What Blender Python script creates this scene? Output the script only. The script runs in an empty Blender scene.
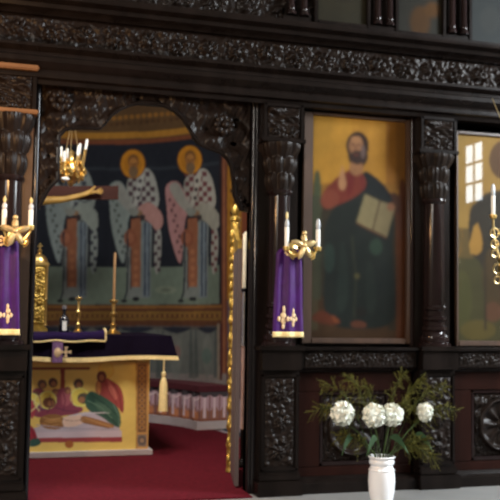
import bpy, bmesh, math, random
import numpy as np
from math import sin, cos, pi, radians, tan, atan2, hypot
from mathutils import Vector, Matrix
rng = random.Random(7)
nrng = np.random.default_rng(5)
sc = bpy.context.scene
col = sc.collection

# ------------------------------------------------------------------ camera
FPX = 900.0
A, P, R = radians(16.7), radians(4.13), 0.015
CAM = Vector((0, -6.13, 1.24))
fw = Vector((sin(A)*cos(P), cos(A)*cos(P), sin(P)))
r0 = Vector((cos(A), -sin(A), 0)); u0 = r0.cross(fw)
rt = (cos(R)*r0 + sin(R)*u0); up = (cos(R)*u0 - sin(R)*r0)
cd = bpy.data.cameras.new('camera'); cam = bpy.data.objects.new('camera', cd); col.objects.link(cam)
cd.sensor_width = 36; cd.lens = FPX/500*36; cd.clip_start = .05
m = Matrix((rt, up, -fw)).transposed().to_4x4(); m.translation = CAM
cam.matrix_world = m
sc.camera = cam
cd.dof.use_dof = True; cd.dof.focus_distance = 3.0; cd.dof.aperture_fstop = 5.2

def ray(px, py):
    return fw*FPX + rt*(px-250) + up*(250-py)
def at(px, py, Y):
    d = ray(px, py); t = (Y-CAM.y)/d.y
    return CAM + d*t

# ------------------------------------------------------------------ materials
def lin(c):
    return tuple(((x/255)/12.92 if x/255 <= .04045 else ((x/255+.055)/1.055)**2.4) for x in c)
MATS = {}
def mat(name, base, rough=.5, metal=0, var=.15, scale=12, bump=0, coat=0, spec=.5, emit=None, estr=0, stretch=None, sheen=0, trans=0):
    if name in MATS: return MATS[name]
    M = bpy.data.materials.new(name); M.use_nodes = True
    nt = M.node_tree; b = nt.nodes['Principled BSDF']
    tc = nt.nodes.new('ShaderNodeTexCoord'); mp = nt.nodes.new('ShaderNodeMapping')
    nt.links.new(tc.outputs['Object'], mp.inputs[0])
    if stretch: mp.inputs['Scale'].default_value = stretch
    nz = nt.nodes.new('ShaderNodeTexNoise'); nz.inputs['Scale'].default_value = scale; nz.inputs['Detail'].default_value = 5
    nt.links.new(mp.outputs[0], nz.inputs[0])
    rp = nt.nodes.new('ShaderNodeValToRGB')
    lo = [max(0, c*(1-var)) for c in base]; hi = [min(1, c*(1+var)) for c in base]
    rp.color_ramp.elements[0].color = (*lo, 1); rp.color_ramp.elements[1].color = (*hi, 1)
    rp.color_ramp.elements[0].position = .3; rp.color_ramp.elements[1].position = .7
    nt.links.new(nz.outputs[0], rp.inputs[0]); nt.links.new(rp.outputs[0], b.inputs['Base Color'])
    b.inputs['Roughness'].default_value = rough; b.inputs['Metallic'].default_value = metal
    b.inputs['Coat Weight'].default_value = coat; b.inputs['Coat Roughness'].default_value = .12
    b.inputs['Specular IOR Level'].default_value = spec
    b.inputs['Sheen Weight'].default_value = sheen
    b.inputs['Transmission Weight'].default_value = trans
    if emit: b.inputs['Emission Color'].default_value = (*emit, 1); b.inputs['Emission Strength'].default_value = estr
    if bump:
        bp = nt.nodes.new('ShaderNodeBump'); bp.inputs['Strength'].default_value = bump; bp.inputs['Distance'].default_value = .01
        nt.links.new(nz.outputs[0], bp.inputs['Height']); nt.links.new(bp.outputs[0], b.inputs['Normal'])
    MATS[name] = M
    return M
def paintmat(name, rough=.55, coat=0, spec=.3, coatr=.03):
    if name in MATS: return MATS[name]
    M = bpy.data.materials.new(name); M.use_nodes = True; nt = M.node_tree; b = nt.nodes['Principled BSDF']
    a = nt.nodes.new('ShaderNodeVertexColor'); a.layer_name = 'pigment'
    nt.links.new(a.outputs['Color'], b.inputs['Base Color'])
    b.inputs['Roughness'].default_value = rough; b.inputs['Coat Weight'].default_value = coat
    b.inputs['Coat Roughness'].default_value = coatr; b.inputs['Specular IOR Level'].default_value = spec
    MATS[name] = M; return M

WOOD = mat('dark_walnut', (.0075, .0052, .0044), .27, var=.35, scale=9, bump=.05, spec=.13, stretch=(1, 1, .15))
CARV = mat('carved_walnut', (.0105, .0066, .0050), .36, var=.3, scale=30, bump=.08, spec=.12)
MAHO = mat('mahogany', (.014, .0040, .0026), .34, var=.3, scale=8, bump=.05, spec=.11, stretch=(1, 1, .12))
SHAFT = mat('polished_shaft_wood', (.012, .0066, .0064), .13, var=.25, scale=8, spec=.2, stretch=(1, 1, .1))
WARMLIT = mat('warm_lit_wood', (.15, .066, .022), .4, var=.3, scale=10, stretch=(.15, 1, 1))  # same dark wood with warm lamplight put into its colour
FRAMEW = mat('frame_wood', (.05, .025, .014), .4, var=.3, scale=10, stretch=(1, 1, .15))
LACQ = mat('black_lacquer', (.008, .007, .008), .15, var=.2, scale=8, spec=.2)
GOLD = mat('gilt_metal', (.83, .58, .20), .32, metal=1, var=.2, scale=25, bump=.15)
GILT = mat('gilded_wood', (.44, .29, .065), .40, metal=.75, var=.3, scale=30, bump=.3)
BRASS = mat('brass', (.80, .60, .28), .28, metal=1, var=.15, scale=25)
PURPLE = mat('purple_satin', (.042, .0036, .088), .55, var=.2, scale=20, spec=.25)
VELVET = mat('aubergine_velvet', (.0055, .003, .010), .85, var=.2, scale=40, spec=.06)
COVER = mat('violet_runner_cloth', (.014, .006, .036), .8, var=.2, scale=40, spec=.08)
FRINGE = mat('gold_fringe', (.80, .62, .28), .6, var=.2, scale=60, bump=.4, stretch=(4, 4, .4))
GOLDTHREAD = mat('gold_thread', (.70, .50, .28), .5, var=.2, scale=60, bump=.3)
CARPET = mat('red_carpet', (.085, .005, .0105), .95, var=.22, scale=35, bump=.3, spec=.1)
MARBLE = mat('pale_marble', (.23, .227, .22), .35, var=.1, scale=3)
SLABM = mat('altar_base_marble', (.50, .45, .44), .45, var=.1, scale=5)
PLASTER = mat('plaster', (.42, .39, .34), .9, var=.08, scale=4, bump=.1)
CEIL = mat('ceiling_plaster', (.35, .33, .30), .9, var=.08, scale=4)
STONE = mat('grey_plaster', (.30, .25, .27), .9, var=.12, scale=5)
WAX = mat('white_candle_wax', (.82, .80, .74), .45, var=.04, scale=10)
CREAM = mat('cream_candle_wax', (.62, .55, .40), .5, var=.06, scale=10)
BULB = mat('frosted_bulb', (.45, .47, .50), .2, var=.05, scale=10, spec=.7)
TIP = mat('amber_flame_tip', (.60, .48, .22), .3, var=.1, scale=10)
CERAM = mat('white_glazed_ceramic', (.84, .84, .86), .25, var=.02, scale=6, coat=.4)
PETAL = mat('white_petals', (.74, .75, .66), .6, var=.06, scale=30)
FERN = mat('feathery_fern_green', (.10, .095, .020), .7, spec=.12, var=.4, scale=14)
LEAF = mat('dark_green_leaf', (.022, .048, .018), .6, spec=.12, var=.3, scale=14)
STEM = mat('green_stem', (.04, .06, .02), .6, spec=.12, var=.3, scale=14)
BLACKG = mat('black_glass', (.01, .01, .014), .1, var=.1, scale=10, spec=.7)
CROSSW = mat('cross_board_wood', (.055, .018, .012), .5, spec=.1, var=.3, scale=8, stretch=(.15, 1, 1))
FLESH = mat('ochre_painted_flesh', (.50, .29, .06), .5, var=.15, scale=12)
REDTOP = mat('crimson_bench_cloth', (.075, .008, .014), .85, var=.2, scale=30)
SILVER = mat('silvered_metal', (.72, .74, .78), .25, metal=1, var=.1, scale=10)
COPPER = mat('rosy_painted_pole', (.42, .27, .22), .4, var=.1, scale=10)
PANE = mat('window_daylight', (.8, .85, .9), .5, emit=(.86, .95, 1.0), estr=20)
PRINT = paintmat('varnished_panel_painting', .6, coat=.12, coatr=.08, spec=.08)
PRINTG = paintmat('glazed_panel_painting', .6, spec=.08, coat=1.0, coatr=.015)
FRESCO = paintmat('fresco_pigment', .85, spec=.15)
PANELP = paintmat('altar_panel_paint', .55, spec=.3)

# ------------------------------------------------------------------ object helpers
def tag(o, label=None, cat=None, group=None, kind=None):
    if label: o['label'] = label
    if cat: o['category'] = cat
    if group: o['group'] = group
    if kind: o['kind'] = kind
    return o
def empty(name, loc, label=None, cat=None, group=None, rz=0):
    o = bpy.data.objects.new(name, None); col.objects.link(o); o.location = loc; o.rotation_euler.z = rz
    o.empty_display_size = .05
    return tag(o, label, cat, group)
bpy_wm = {}
def wloc(o):
    v = Vector(o.location); 
    if o.parent: v = v + wloc(o.parent)
    return v
class MB:
    """collects shapes in world coordinates; build() links them as one mesh object"""
    def __init__(s): s.bm = bmesh.new()
    def box(s, a, b, bev=0, rot=None):
        c = [(a[i]+b[i])/2 for i in range(3)]; d = [abs(b[i]-a[i]) for i in range(3)]
        M = Matrix.Translation(c) @ (rot or Matrix()) @ Matrix.Diagonal((*d, 1))
        g = bmesh.ops.create_cube(s.bm, size=1, matrix=M)
        if bev:
            es = list({e for v in g['verts'] for e in v.link_edges})
            bmesh.ops.bevel(s.bm, geom=es, offset=bev, segments=2, affect='EDGES')
        return s
    def lathe(s, prof, c=(0, 0, 0), n=20, sx=1, sy=1, cap=True):
        rings = []
        for r, z in prof:
            rings.append([s.bm.verts.new((c[0]+sx*r*cos(2*pi*k/n), c[1]+sy*r*sin(2*pi*k/n), c[2]+z)) for k in range(n)])
        for a, b in zip(rings, rings[1:]):
            for k in range(n): s.bm.faces.new((a[k], a[(k+1) % n], b[(k+1) % n], b[k]))
        if cap:
            s.bm.faces.new(rings[0][::-1]); s.bm.faces.new(rings[-1])
        return s
    def tube(s, pts, r, n=8, closed=False):
        pts = [Vector(p) for p in pts]; N = len(pts); rs = r if isinstance(r, (list, tuple)) else [r]*N
        rings = []; ref = None
        for i, p in enumerate(pts):
            if closed: t = pts[(i+1) % N]-pts[i-1]
            else: t = pts[min(i+1, N-1)]-pts[max(i-1, 0)]
            t.normalize()
            if ref is None:
                ref = t.orthogonal().normalized()
            ref = (ref - t*ref.dot(t)).normalized(); b = t.cross(ref)
            rings.append([s.bm.verts.new(p + rs[i]*(cos(2*pi*k/n)*ref + sin(2*pi*k/n)*b)) for k in range(n)])
        pairs = list(zip(rings, rings[1:]))
        for a, b in pairs:
            for k in range(n): s.bm.faces.new((a[k], a[(k+1) % n], b[(k+1) % n], b[k]))
        if closed:
            a, b = rings[-1], rings[0]
            off = min(range(n), key=lambda q: (a[0].co-b[q].co).length)
            for k in range(n): s.bm.faces.new((a[k], a[(k+1) % n], b[(k+1+off) % n], b[(k+off) % n]))
        else:
            s.bm.faces.new(rings[0][::-1]); s.bm.faces.new(rings[-1])
        return s
    def ball(s, c, r, sx=1, sy=1, sz=1, u=14, v=8):
        bmesh.ops.create_uvsphere(s.bm, u_segments=u, v_segments=v, radius=1,
            matrix=Matrix.Translation(c) @ Matrix.Diagonal((r*sx, r*sy, r*sz, 1)))
        return s
    def prism(s, poly, y0, y1, axis='y'):
        """poly of (x,z) extruded along y, or of (y,z) extruded along x"""
        def P3(a, b, t): return (a, t, b) if axis == 'y' else ((t, a, b) if axis == 'x' else (a, b, t))
        f = [s.bm.verts.new(P3(a, b, y0)) for a, b in poly]; g = [s.bm.verts.new(P3(a, b, y1)) for a, b in poly]
        F1 = s.bm.faces.new(f); F2 = s.bm.faces.new(g[::-1]); n = len(poly)
        for i in range(n): s.bm.faces.new((f[i], g[i], g[(i+1) % n], f[(i+1) % n]))
        if n > 4:
            from mathutils.geometry import tessellate_polygon
            tri = tessellate_polygon([[Vector((a, b, 0)) for a, b in poly]])
            s.bm.faces.remove(F1); s.bm.faces.remove(F2)
            for q in tri:
                if len(set(q)) < 3: continue
                try: s.bm.faces.new([f[i] for i in q]); s.bm.faces.new([g[i] for i in q[::-1]])
                except ValueError: pass
        return s
    def build(s, name, mt, parent=None, smooth=True, origin=None):
        bmesh.ops.recalc_face_normals(s.bm, faces=s.bm.faces)
        me = bpy.data.meshes.new(name)
        o = bpy.data.objects.new(name, me); col.objects.link(o)
        off = wloc(parent) if parent else Vector(origin) if origin else Vector((0, 0, 0))
        for v in s.bm.verts: v.co -= off
        s.bm.to_mesh(me); s.bm.free()
        if origin and not parent: o.location = origin
        if parent: o.parent = parent
        me.materials.append(mt)
        if smooth:
            me.polygons.foreach_set('use_smooth', [True]*len(me.polygons))
            try: me.set_sharp_from_angle(angle=radians(38))
            except Exception: pass
        return o
def grid_obj(name, X, Y, Z, mt, parent=None, colors=None, keep=None, origin=None):
    nv, nu = X.shape
    off = wloc(parent) if parent else Vector(origin or (0, 0, 0))
    co = np.stack([X-off.x, Y-off.y, Z-off.z], -1).reshape(-1, 3)
    i = np.arange(nv*nu).reshape(nv, nu)
    f = np.stack([i[:-1, :-1], i[:-1, 1:], i[1:, 1:], i[1:, :-1]], -1).reshape(-1, 4)
    if keep is not None: f = f[keep.reshape(-1)]
    me = bpy.data.meshes.new(name)
    me.vertices.add(len(co)); me.vertices.foreach_set('co', co.astype(np.float32).ravel())
    me.loops.add(f.size); me.loops.foreach_set('vertex_index', f.astype(np.int32).ravel())
    me.polygons.add(len(f)); me.polygons.foreach_set('loop_start', np.arange(0, f.size, 4, dtype=np.int32))
    me.polygons.foreach_set('use_smooth', np.ones(len(f), bool))
    me.update(calc_edges=True)
    if colors is not None:
        ca = me.color_attributes.new('pigment', 'FLOAT_COLOR', 'POINT')
        ca.data.foreach_set('color', np.concatenate([colors.reshape(-1, 3), np.ones((nv*nu, 1))], 1).astype(np.float32).ravel())
    me.materials.append(mt)
    o = bpy.data.objects.new(name, me); col.objects.link(o)
    if parent: o.parent = parent
    elif origin: o.location = origin
    return o

# ------------------------------------------------------------------ carved relief
def fbm(U, V, sc_, seed):
    g = np.random.default_rng(seed); out = np.zeros_like(U); a = 1
    for o in range(4):
        for k in range(3):
            th = g.uniform(0, 2*pi); f = sc_*(2**o)*g.uniform(.8, 1.2); ph = g.uniform(0, 2*pi)
            out += a*np.sin((U*cos(th)+V*sin(th))*f+ph)/3
        a *= .55
    return out
def vine(U, V, L, h, seed=1):
    """scrolling vine with rosettes and lobed leaves; V runs 0..h"""
    n = np.floor(U/L); x = (U/L-n-.5)*2*L/h; y = (V/h-.5)*2
    y = np.where(n % 2 == 0, y, -y)
    r = np.hypot(x, y); th = np.arctan2(y, x)
    spiral = .5+.5*np.cos(2*pi*(r*1.55) - th)
    lobes = .55+.45*np.cos(9*th+5*r)
    ros = np.clip(1-r/.34, 0, 1)**.5*(.65+.35*np.cos(6*th))
    H = np.maximum(spiral*lobes*np.clip(1.25-r, 0, 1), ros)
    edge = .5+.5*np.sin(pi*(U/L))*np.cos(2.2*pi*V/h)
    H = np.maximum(H, .55*edge*np.clip(r-.75, 0, 1)*2)
    H += .22*fbm(U, V, 55/h*.35, seed)
    return np.clip(H, 0, 1.2)
def relief(name, x0, x1, z0, z1, y, depth, fn, mt=None, parent=None, step=.008, inside=None):
    nx = max(6, int((x1-x0)/step)); nz = max(6, int((z1-z0)/step))
    U, V = np.meshgrid(np.linspace(0, x1-x0, nx), np.linspace(0, z1-z0, nz))
    H = fn(U, V)
    e = np.minimum(np.minimum(U, x1-x0-U), np.minimum(V, z1-z0-V))
    H = H*np.clip(e/.015, 0, 1)
    keep = None
    if inside is not None:
        cx = (U[:-1, :-1]+U[1:, 1:])/2+x0; cz = (V[:-1, :-1]+V[1:, 1:])/2+z0
        keep = inside(cx, cz)
    return grid_obj(name, U+x0, y-depth*H, V+z0, mt or CARV, parent, keep=keep)
def inpoly(X, Y, poly):
    c = np.zeros(X.shape, bool); n = len(poly)
    for i in range(n):
        x1, y1 = poly[i]; x2, y2 = poly[(i+1) % n]
        if y1 == y2: continue
        cond = ((y1 > Y) != (y2 > Y)) & (X < (x2-x1)*(Y-y1)/(y2-y1)+x1)
        c ^= cond
    return c

# ------------------------------------------------------------------ paint
def smoothpoly(p, n=2):
    p = [tuple(q) for q in p]
    for _ in range(n):
        q = []
        for a, b in zip(p, p[1:]+p[:1]):
            q += [(a[0]*.75+b[0]*.25, a[1]*.75+b[1]*.25), (a[0]*.25+b[0]*.75, a[1]*.25+b[1]*.75)]
        p = q
    return p
class Canvas:
    """pigment on a surface grid (u,v in metres); conv turns measured points into (u,v)"""
    def __init__(s, u0, u1, v0, v1, step, conv, base, gain):
        s.gain = gain; s.conv = conv
        s.U, s.V = np.meshgrid(np.linspace(u0, u1, int((u1-u0)/step)+1), np.linspace(v0, v1, int((v1-v0)/step)+1))
        s.C = np.zeros(s.U.shape+(3,)); s.C[:] = s.alb(base)
    def alb(s, c): return np.minimum(np.array(lin(c))/s.gain, .88)
    def poly(s, pts, c, sm=2, a=1):
        if sm: pts = smoothpoly(pts, sm)
        q = [s.conv(*p) for p in pts]
        us = [p[0] for p in q]; vs = [p[1] for p in q]
        bb = (s.U >= min(us)) & (s.U <= max(us)) & (s.V >= min(vs)) & (s.V <= max(vs))
        idx = np.where(bb)
        if not len(idx[0]): return
        k = inpoly(s.U[idx], s.V[idx], q)
        ii = (idx[0][k], idx[1][k])
        s.C[ii] = s.C[ii]*(1-a)+s.alb(c)*a
    def ell(s, x, y, rx, ry, c, rot=0, a=1):
        s.poly([(x+rx*cos(t)*cos(rot)-ry*sin(t)*sin(rot), y+rx*cos(t)*sin(rot)+ry*sin(t)*cos(rot)) for t in [2*pi*k/22 for k in range(22)]], c, 0, a)
    def line(s, pts, w, c, a=1):
        for (x1, y1), (x2, y2) in zip(pts, pts[1:]):
            d = hypot(x2-x1, y2-y1) or 1; nx, ny = -(y2-y1)/d*w/2, (x2-x1)/d*w/2
            s.poly([(x1+nx, y1+ny), (x2+nx, y2+ny), (x2-nx, y2-ny), (x1-nx, y1-ny)], c, 0, a)
    def rect(s, x0, y0, x1, y1, c, a=1): s.poly([(x0, y0), (x1, y0), (x1, y1), (x0, y1)], c, 0, a)
    def blur(s, k):
        for _ in range(k):
            for ax in (0, 1):
                a = np.moveaxis(s.C, ax, 0); b = np.concatenate([a[:1], a[:-1]]); d = np.concatenate([a[1:], a[-1:]])
                s.C = np.moveaxis((a*2+b+d)/4, 0, ax)
    def mottle(s, amt, f, seed):
        n = fbm(s.U, s.V, f, seed); s.C *= np.clip(1+amt*n, .2, 2)[..., None]; s.C = np.minimum(s.C, .9)
def plane_conv(Y):
    def c(px, py):
        p = at(px, py, Y); return (p.x, p.z)
    return c

# ================================================================== SETTING
def struct(o): o['kind'] = 'structure'; return o
ZC = 6.2
struct(MB().box((-6, -9.5, -.12), (8.2, .1, 0)).build('floor', MARBLE))
struct(MB().box((-6, -9.5, ZC), (8.2, .1, ZC+.1)).build('ceiling', CEIL))
struct(MB().box((-6, -9.6, 0), (8.2, -9.5, ZC)).build('wall_back', PLASTER))
struct(MB().box((-6.1, -9.6, 0), (-6, .2, ZC)).build('wall_left', PLASTER))
# chancel wall around the screen
struct(MB().box((-6, .1, 0), (-1.72, .2, ZC)).box((5.0, .1, 0), (8.2, .2, ZC)).box((-1.72, .1, 4.1), (5.0, .2, ZC)).build('wall_front', PLASTER))
# right wall with three windows
WY = [(-8.0, -7.40), (-5.0, -4.37), (-2.4, -1.77)]; WZ = (3.25, 4.31)
w = MB(); ys = [-9.6]+[v for p in WY for v in p]+[.2]
for i in range(0, len(ys), 2): w.box((8.2, ys[i], 0), (8.4, ys[i+1], ZC))
for a, b in WY: w.box((8.2, a, 0), (8.4, b, WZ[0])).box((8.2, a, WZ[1]), (8.4, b, ZC))
struct(w.build('wall_right', PLASTER, smooth=False))
for i, (a, b) in enumerate(WY):
    f = MB()
    for z in (WZ[0], WZ[0]+.35, WZ[0]+.70, WZ[1]): f.box((8.2, a, z-.022), (8.225, b, z+.022))
    for y in (a, (a+b)/2, b): f.box((8.2, y-.014, WZ[0]), (8.225, y+.014, WZ[1]))
    fo = struct(f.build('window_%d' % (i+1), WOOD, smooth=False))
    MB().box((8.226, a, WZ[0]), (8.24, b, WZ[1])).build('window_pane', PANE, fo, smooth=False)

# sanctuary: apse wall, pier walls, ceiling, carpet
CX, CY, CR = .5, 2.9, 2.2
def cyl_inv(px, py, rad=CR):
    d = ray(px, py); ox, oy = CAM.x-CX, CAM.y-CY
    a = d.x**2+d.y**2; b = 2*(ox*d.x+oy*d.y); c = ox*ox+oy*oy-rad*rad
    t = (-b+math.sqrt(max(b*b-4*a*c, 0)))/(2*a)
    x, y, z = CAM+d*t
    return atan2(x-CX, y-CY), z
def conv_apse(px, py):
    th, z = cyl_inv(px, py); return (th*CR, z)
n = 60; bm = MB()
for r_, flip in ((CR+.004, 0), (CR+.16, 1)):
    pass
ring = []
for k in range(n+1):
    th = radians(-100+200*k/n)
    ring.append(((CX+(CR+.006)*sin(th), CY+(CR+.006)*cos(th)), (CX+(CR+.16)*sin(th), CY+(CR+.16)*cos(th))))
b = bm.bm; vv = []
for (i_, o_) in ring:
    vv.append([b.verts.new((*i_, 0)), b.verts.new((*i_, 4.1)), b.verts.new((*o_, 4.1)), b.verts.new((*o_, 0))])
for p, q in zip(vv, vv[1:]):
    for k in range(4): b.faces.new((p[k], p[(k+1) % 4], q[(k+1) % 4], q[k]))
struct(bm.build('wall_apse', STONE))
struct(MB().box((2.68, .1, 0), (2.8, 2.6, 4.1)).build('wall_sanctuary_right', STONE))
struct(MB().box((-1.8, .1, 0), (-1.68, 2.6, 4.1)).build('wall_sanctuary_left', STONE))
struct(MB().box((-1.9, .1, 4.1), (2.9, 5.3, 4.2)).build('ceiling_sanctuary', CEIL))
struct(MB().prism([(-1.6, .1), (2.6, .1), (2.6, 2.5), (2.55, 3.9), (1.5, 5.0), (-.5, 5.0), (-1.5, 3.9), (-1.6, 2.5)], -.1, -.004, 'z').build('floor_sanctuary', STONE, smooth=False))
g = MB().prism([(-1.6, .12), (.355, .12), (.355, -.185), (1.826, -.185), (1.826, .12), (2.6, .12), (2.6, 2.5), (2.35, 3.85), (1.5, 4.78), (-.5, 4.78), (-1.35, 3.85), (-1.6, 2.5)], -.003, .012, 'z').build('carpet', CARPET, smooth=False)
tag(g, 'deep red carpet covering the floor behind the altar screen', 'carpet')

# ------------------------------------------------------------------ apse mural
cv = Canvas(-.2*CR, radians(93)*CR, .35, 4.09, .0085, conv_apse, (24, 27, 33), .70)
def tb(x, y): return y+(142-x)*.085
cv.poly([(20, 60), (250, 60), (250, tb(250, 131)), (20, tb(20, 131))], (72, 54, 34), 0)
for x in range(30, 225, 6): cv.ell(x, tb(x, 116), 2.2, 2.2, (115, 80, 35)); cv.ell(x+3, tb(x+3, 122), 1.6, 1.6, (50, 35, 25))
cv.poly([(20, tb(20, 118.5)), (250, tb(250, 118.5)), (250, tb(250, 125)), (20, tb(20, 125))], (132, 94, 36), 0)
for x in range(30, 225, 5): cv.ell(x, tb(x, 121.7), 1.5, 1.2, (70, 48, 26))
cv.poly([(20, tb(20, 126.5)), (250, tb(250, 126.5)), (250, tb(250, 131)), (20, tb(20, 131))], (92, 52, 34), 0)
cv.rect(0, 160.5, 222, 164, (36, 41, 46)); cv.rect(0, 265, 222, 304, (84, 95, 84))
cv.ell(166, 290, 11, 4, (98, 106, 92)); cv.ell(166, 290, 5, 2, (80, 88, 76))
def saint(ox, halo, sleeve, rsleeve, cross, pale):
    X = lambda pts: [(x+ox, y) for x, y in pts]
    dim = lambda c, f: tuple(int(q*f) for q in c)
    cv.poly(X([(183, 236), (200, 220), (209, 224), (208, 298), (184, 299)]), (92, 98, 94), 0)
    cv.poly(X([(212, 226), (218, 228), (219, 250), (215, 278), (211, 268)]), pale)
    for j in range(8): cv.ell(213+ox+(j % 2)*3, 232+j*5.4, 1.7, 2.2, cross)
    cv.poly(X([(186, 176), (193, 174), (200, 168), (207, 169), (212, 177), (215, 189), (217, 202), (212, 212), (196, 214), (188, 204), (183, 189)]), pale)
    for j in range(8):
        for i in range(7):
            if (i+j) % 2 == 0:
                x = 187+i*4.4+j*.2; y = 174+j*5
                if 185+j*.4 < x < 207+j*1.2: cv.rect(x+ox-2.2, y-2.4, x+ox+2.2, y+2.4, cross)
    cv.poly(X([(195, 176), (200, 171), (202, 176), (198, 192), (194, 207), (190, 205), (194, 190)]), dim(pale, 1.08))
    for y in (181, 189.5, 198): cv.ell(197.3+ox-(y-181)*.12, y, 1.8, 2.2, (44, 38, 42))
    # near sleeve, falling to a point
    cv.poly(X([(165, 189), (168, 183), (176, 180), (182, 186), (188, 200), (192, 208), (186, 216), (184, 232), (182, 262), (179, 264), (174, 250), (168, 226), (167, 206)]), sleeve)
    cv.poly(X([(168, 186), (176, 181), (182, 188), (188, 202), (196, 209), (190, 214), (181, 208), (173, 196)]), dim(pale, .98))
    for j in range(11):
        x = 170+j*.95+(j % 2)*3; cv.ell(x+ox, 200+j*5.2, 1.5, 2, dim(sleeve, .62))
    # stole, roundel, stripes
    cv.poly(X([(188, 219), (198, 218), (197.5, 287), (188, 287)]), (108, 70, 50), 0)
    cv.ell(187.5+ox, 238, 6.5, 9, (104, 64, 46)); cv.ell(187.5+ox, 238, 3.6, 5, (118, 76, 56))
    for j in range(5): cv.ell(193+ox, 252+j*8, 2.4, 2.6, (122, 82, 58))
    cv.line(X([(184.6, 232), (185, 270), (184, 292), (181, 301)]), 1.7, (32, 36, 42)); cv.line(X([(188, 250), (188, 290)]), 1.1, (54, 44, 44))
    cv.poly(X([(200, 222), (208, 222), (207, 297), (200, 297)]), (88, 98, 104), 0)
    cv.line(X([(202.2, 222), (202, 296)]), 1.5, (40, 48, 58)); cv.line(X([(206.2, 222), (206, 296)]), 1.3, (46, 54, 62))
    cv.poly(X([(200, 203), (208, 202), (217, 210), (221, 219), (219, 228), (213, 231), (208, 223), (198, 217), (192, 212)]), rsleeve)
    cv.ell(195+ox, 213, 5, 2.8, (104, 82, 62)); cv.ell(199.5+ox, 217, 3, 2.6, (44, 38, 38))
    cv.poly(X([(184, 209), (192, 207), (198, 212), (190, 218)]), (100, 104, 98))
    cv.ell(181+ox, 301, 3.2, 1.5, (24, 24, 28)); cv.ell(193+ox, 299, 3.8, 2, (24, 24, 28))
    if halo:
        hx, hy = halo
        cv.ell(hx, hy, 12.8, 15, (86, 56, 24)); cv.ell(hx, hy, 11.8, 14, (150, 100, 28)); cv.ell(hx, hy, 9, 11, (136, 90, 26))
        cv.ell(hx+.4, hy-2, 5.4, 7.5, (84, 58, 32)); cv.ell(hx+.4, hy+1, 4.6, 8, (118, 80, 42)); cv.ell(hx+.6, hy+8, 4.6, 6, (90, 72, 52))
        cv.ell(hx+.4, hy-3, 3.6, 2.6, (130, 90, 48)); cv.line([(hx-2.5, hy), (hx-.6, hy)], 1, (54, 38, 28)); cv.line([(hx+1.6, hy), (hx+3.4, hy)], 1, (54, 38, 28)); cv.line([(hx+.4, hy), (hx+.2, hy+4)], .9, (92, 62, 36))
saint(-121, None, (102, 112, 110), (104, 112, 106), (46, 48, 54), (104, 112, 108))
cv.rect(98, 206, 108, 265, (22, 25, 31))
saint(-57, (133, 164), (104, 114, 110), (130, 98, 92), (58, 44, 50), (118, 120, 114))
saint(0, (190, 160), (132, 98, 96), (112, 112, 102), (78, 42, 46), (120, 120, 112))
# borders
cv.rect(0, 304, 228, 326, (70, 44, 30))
for y, c in ((306.5, (110, 78, 40)), (312.5, (104, 80, 38)), (319, (98, 74, 36))): cv.rect(0, y-1.2, 222, y+1.2, c)
for x in range(20, 222, 5): cv.ell(x, 315.8, 1.4, 1.3, (112, 84, 40))
cv.rect(219.5, 60, 222, 304, (30, 24, 26)); cv.rect(222, 60, 227.5, 380, (86, 50, 36)); cv.rect(223.6, 60, 225, 380, (116, 76, 52))
cv.rect(227.5, 60, 262, 345, (124, 86, 28))
for j in range(26):
    y = 70+j*11; cv.ell(236-(j % 2)*4, y, 2, 2.4, (44, 30, 22)); cv.ell(232+(j % 2)*7, y+5, 1.6, 3, (150, 108, 40))
cv.rect(242, 60, 262, 345, (96, 52, 34)); cv.rect(227.5, 300, 262, 470, (74, 62, 68))
# painted curtain
cv.rect(0, 374, 227, 420, (104, 98, 94))
cv.rect(0, 326, 221, 375, (80, 84, 80)); cv.rect(0, 326, 221, 330, (66, 64, 62))
for i, x in enumerate((20, 50, 78, 107, 137, 177, 208)):
    wv = (14, 14, 14, 15, 20, 17, 12)[i]
    cv.poly([(x-wv, 327), (x+wv, 327), (x+wv*.6, 331), (x, 334), (x-wv*.6, 331)], (30, 33, 42))
    cv.poly([(x-wv*.5, 336), (x+wv*.4, 335), (x+wv*.2, 378), (x-wv*.3, 378)], (92, 95, 90), a=.6)
for x in (123, 129, 158, 163, 191, 196, 216): cv.poly([(x-1, 330), (x+1, 330), (x+3, 378), (x-2, 378)], (60, 66, 64), 0, .8)
cv.ell(177, 352, 4, 7, (104, 72, 68), a=.6); cv.ell(207, 356, 5, 8, (66, 84, 78), a=.7); cv.ell(150, 356, 4, 6, (72, 80, 84), a=.7)
cv.rect(217.5, 324, 220, 380, (104, 96, 84)); cv.rect(220, 324, 222.5, 380, (60, 30, 30))
cv.blur(2); cv.mottle(.10, 9, 3); cv.mottle(.06, 60, 4)
th = cv.U/CR
o = grid_obj('apse_mural', CX+(CR-.004)*np.sin(th), CY+(CR-.004)*np.cos(th), cv.V, FRESCO, colors=cv.C, origin=(CX, CY+CR, .35))
tag(o, 'wall painting of three robed saints with gold halos above a painted curtain', 'mural')

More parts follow.
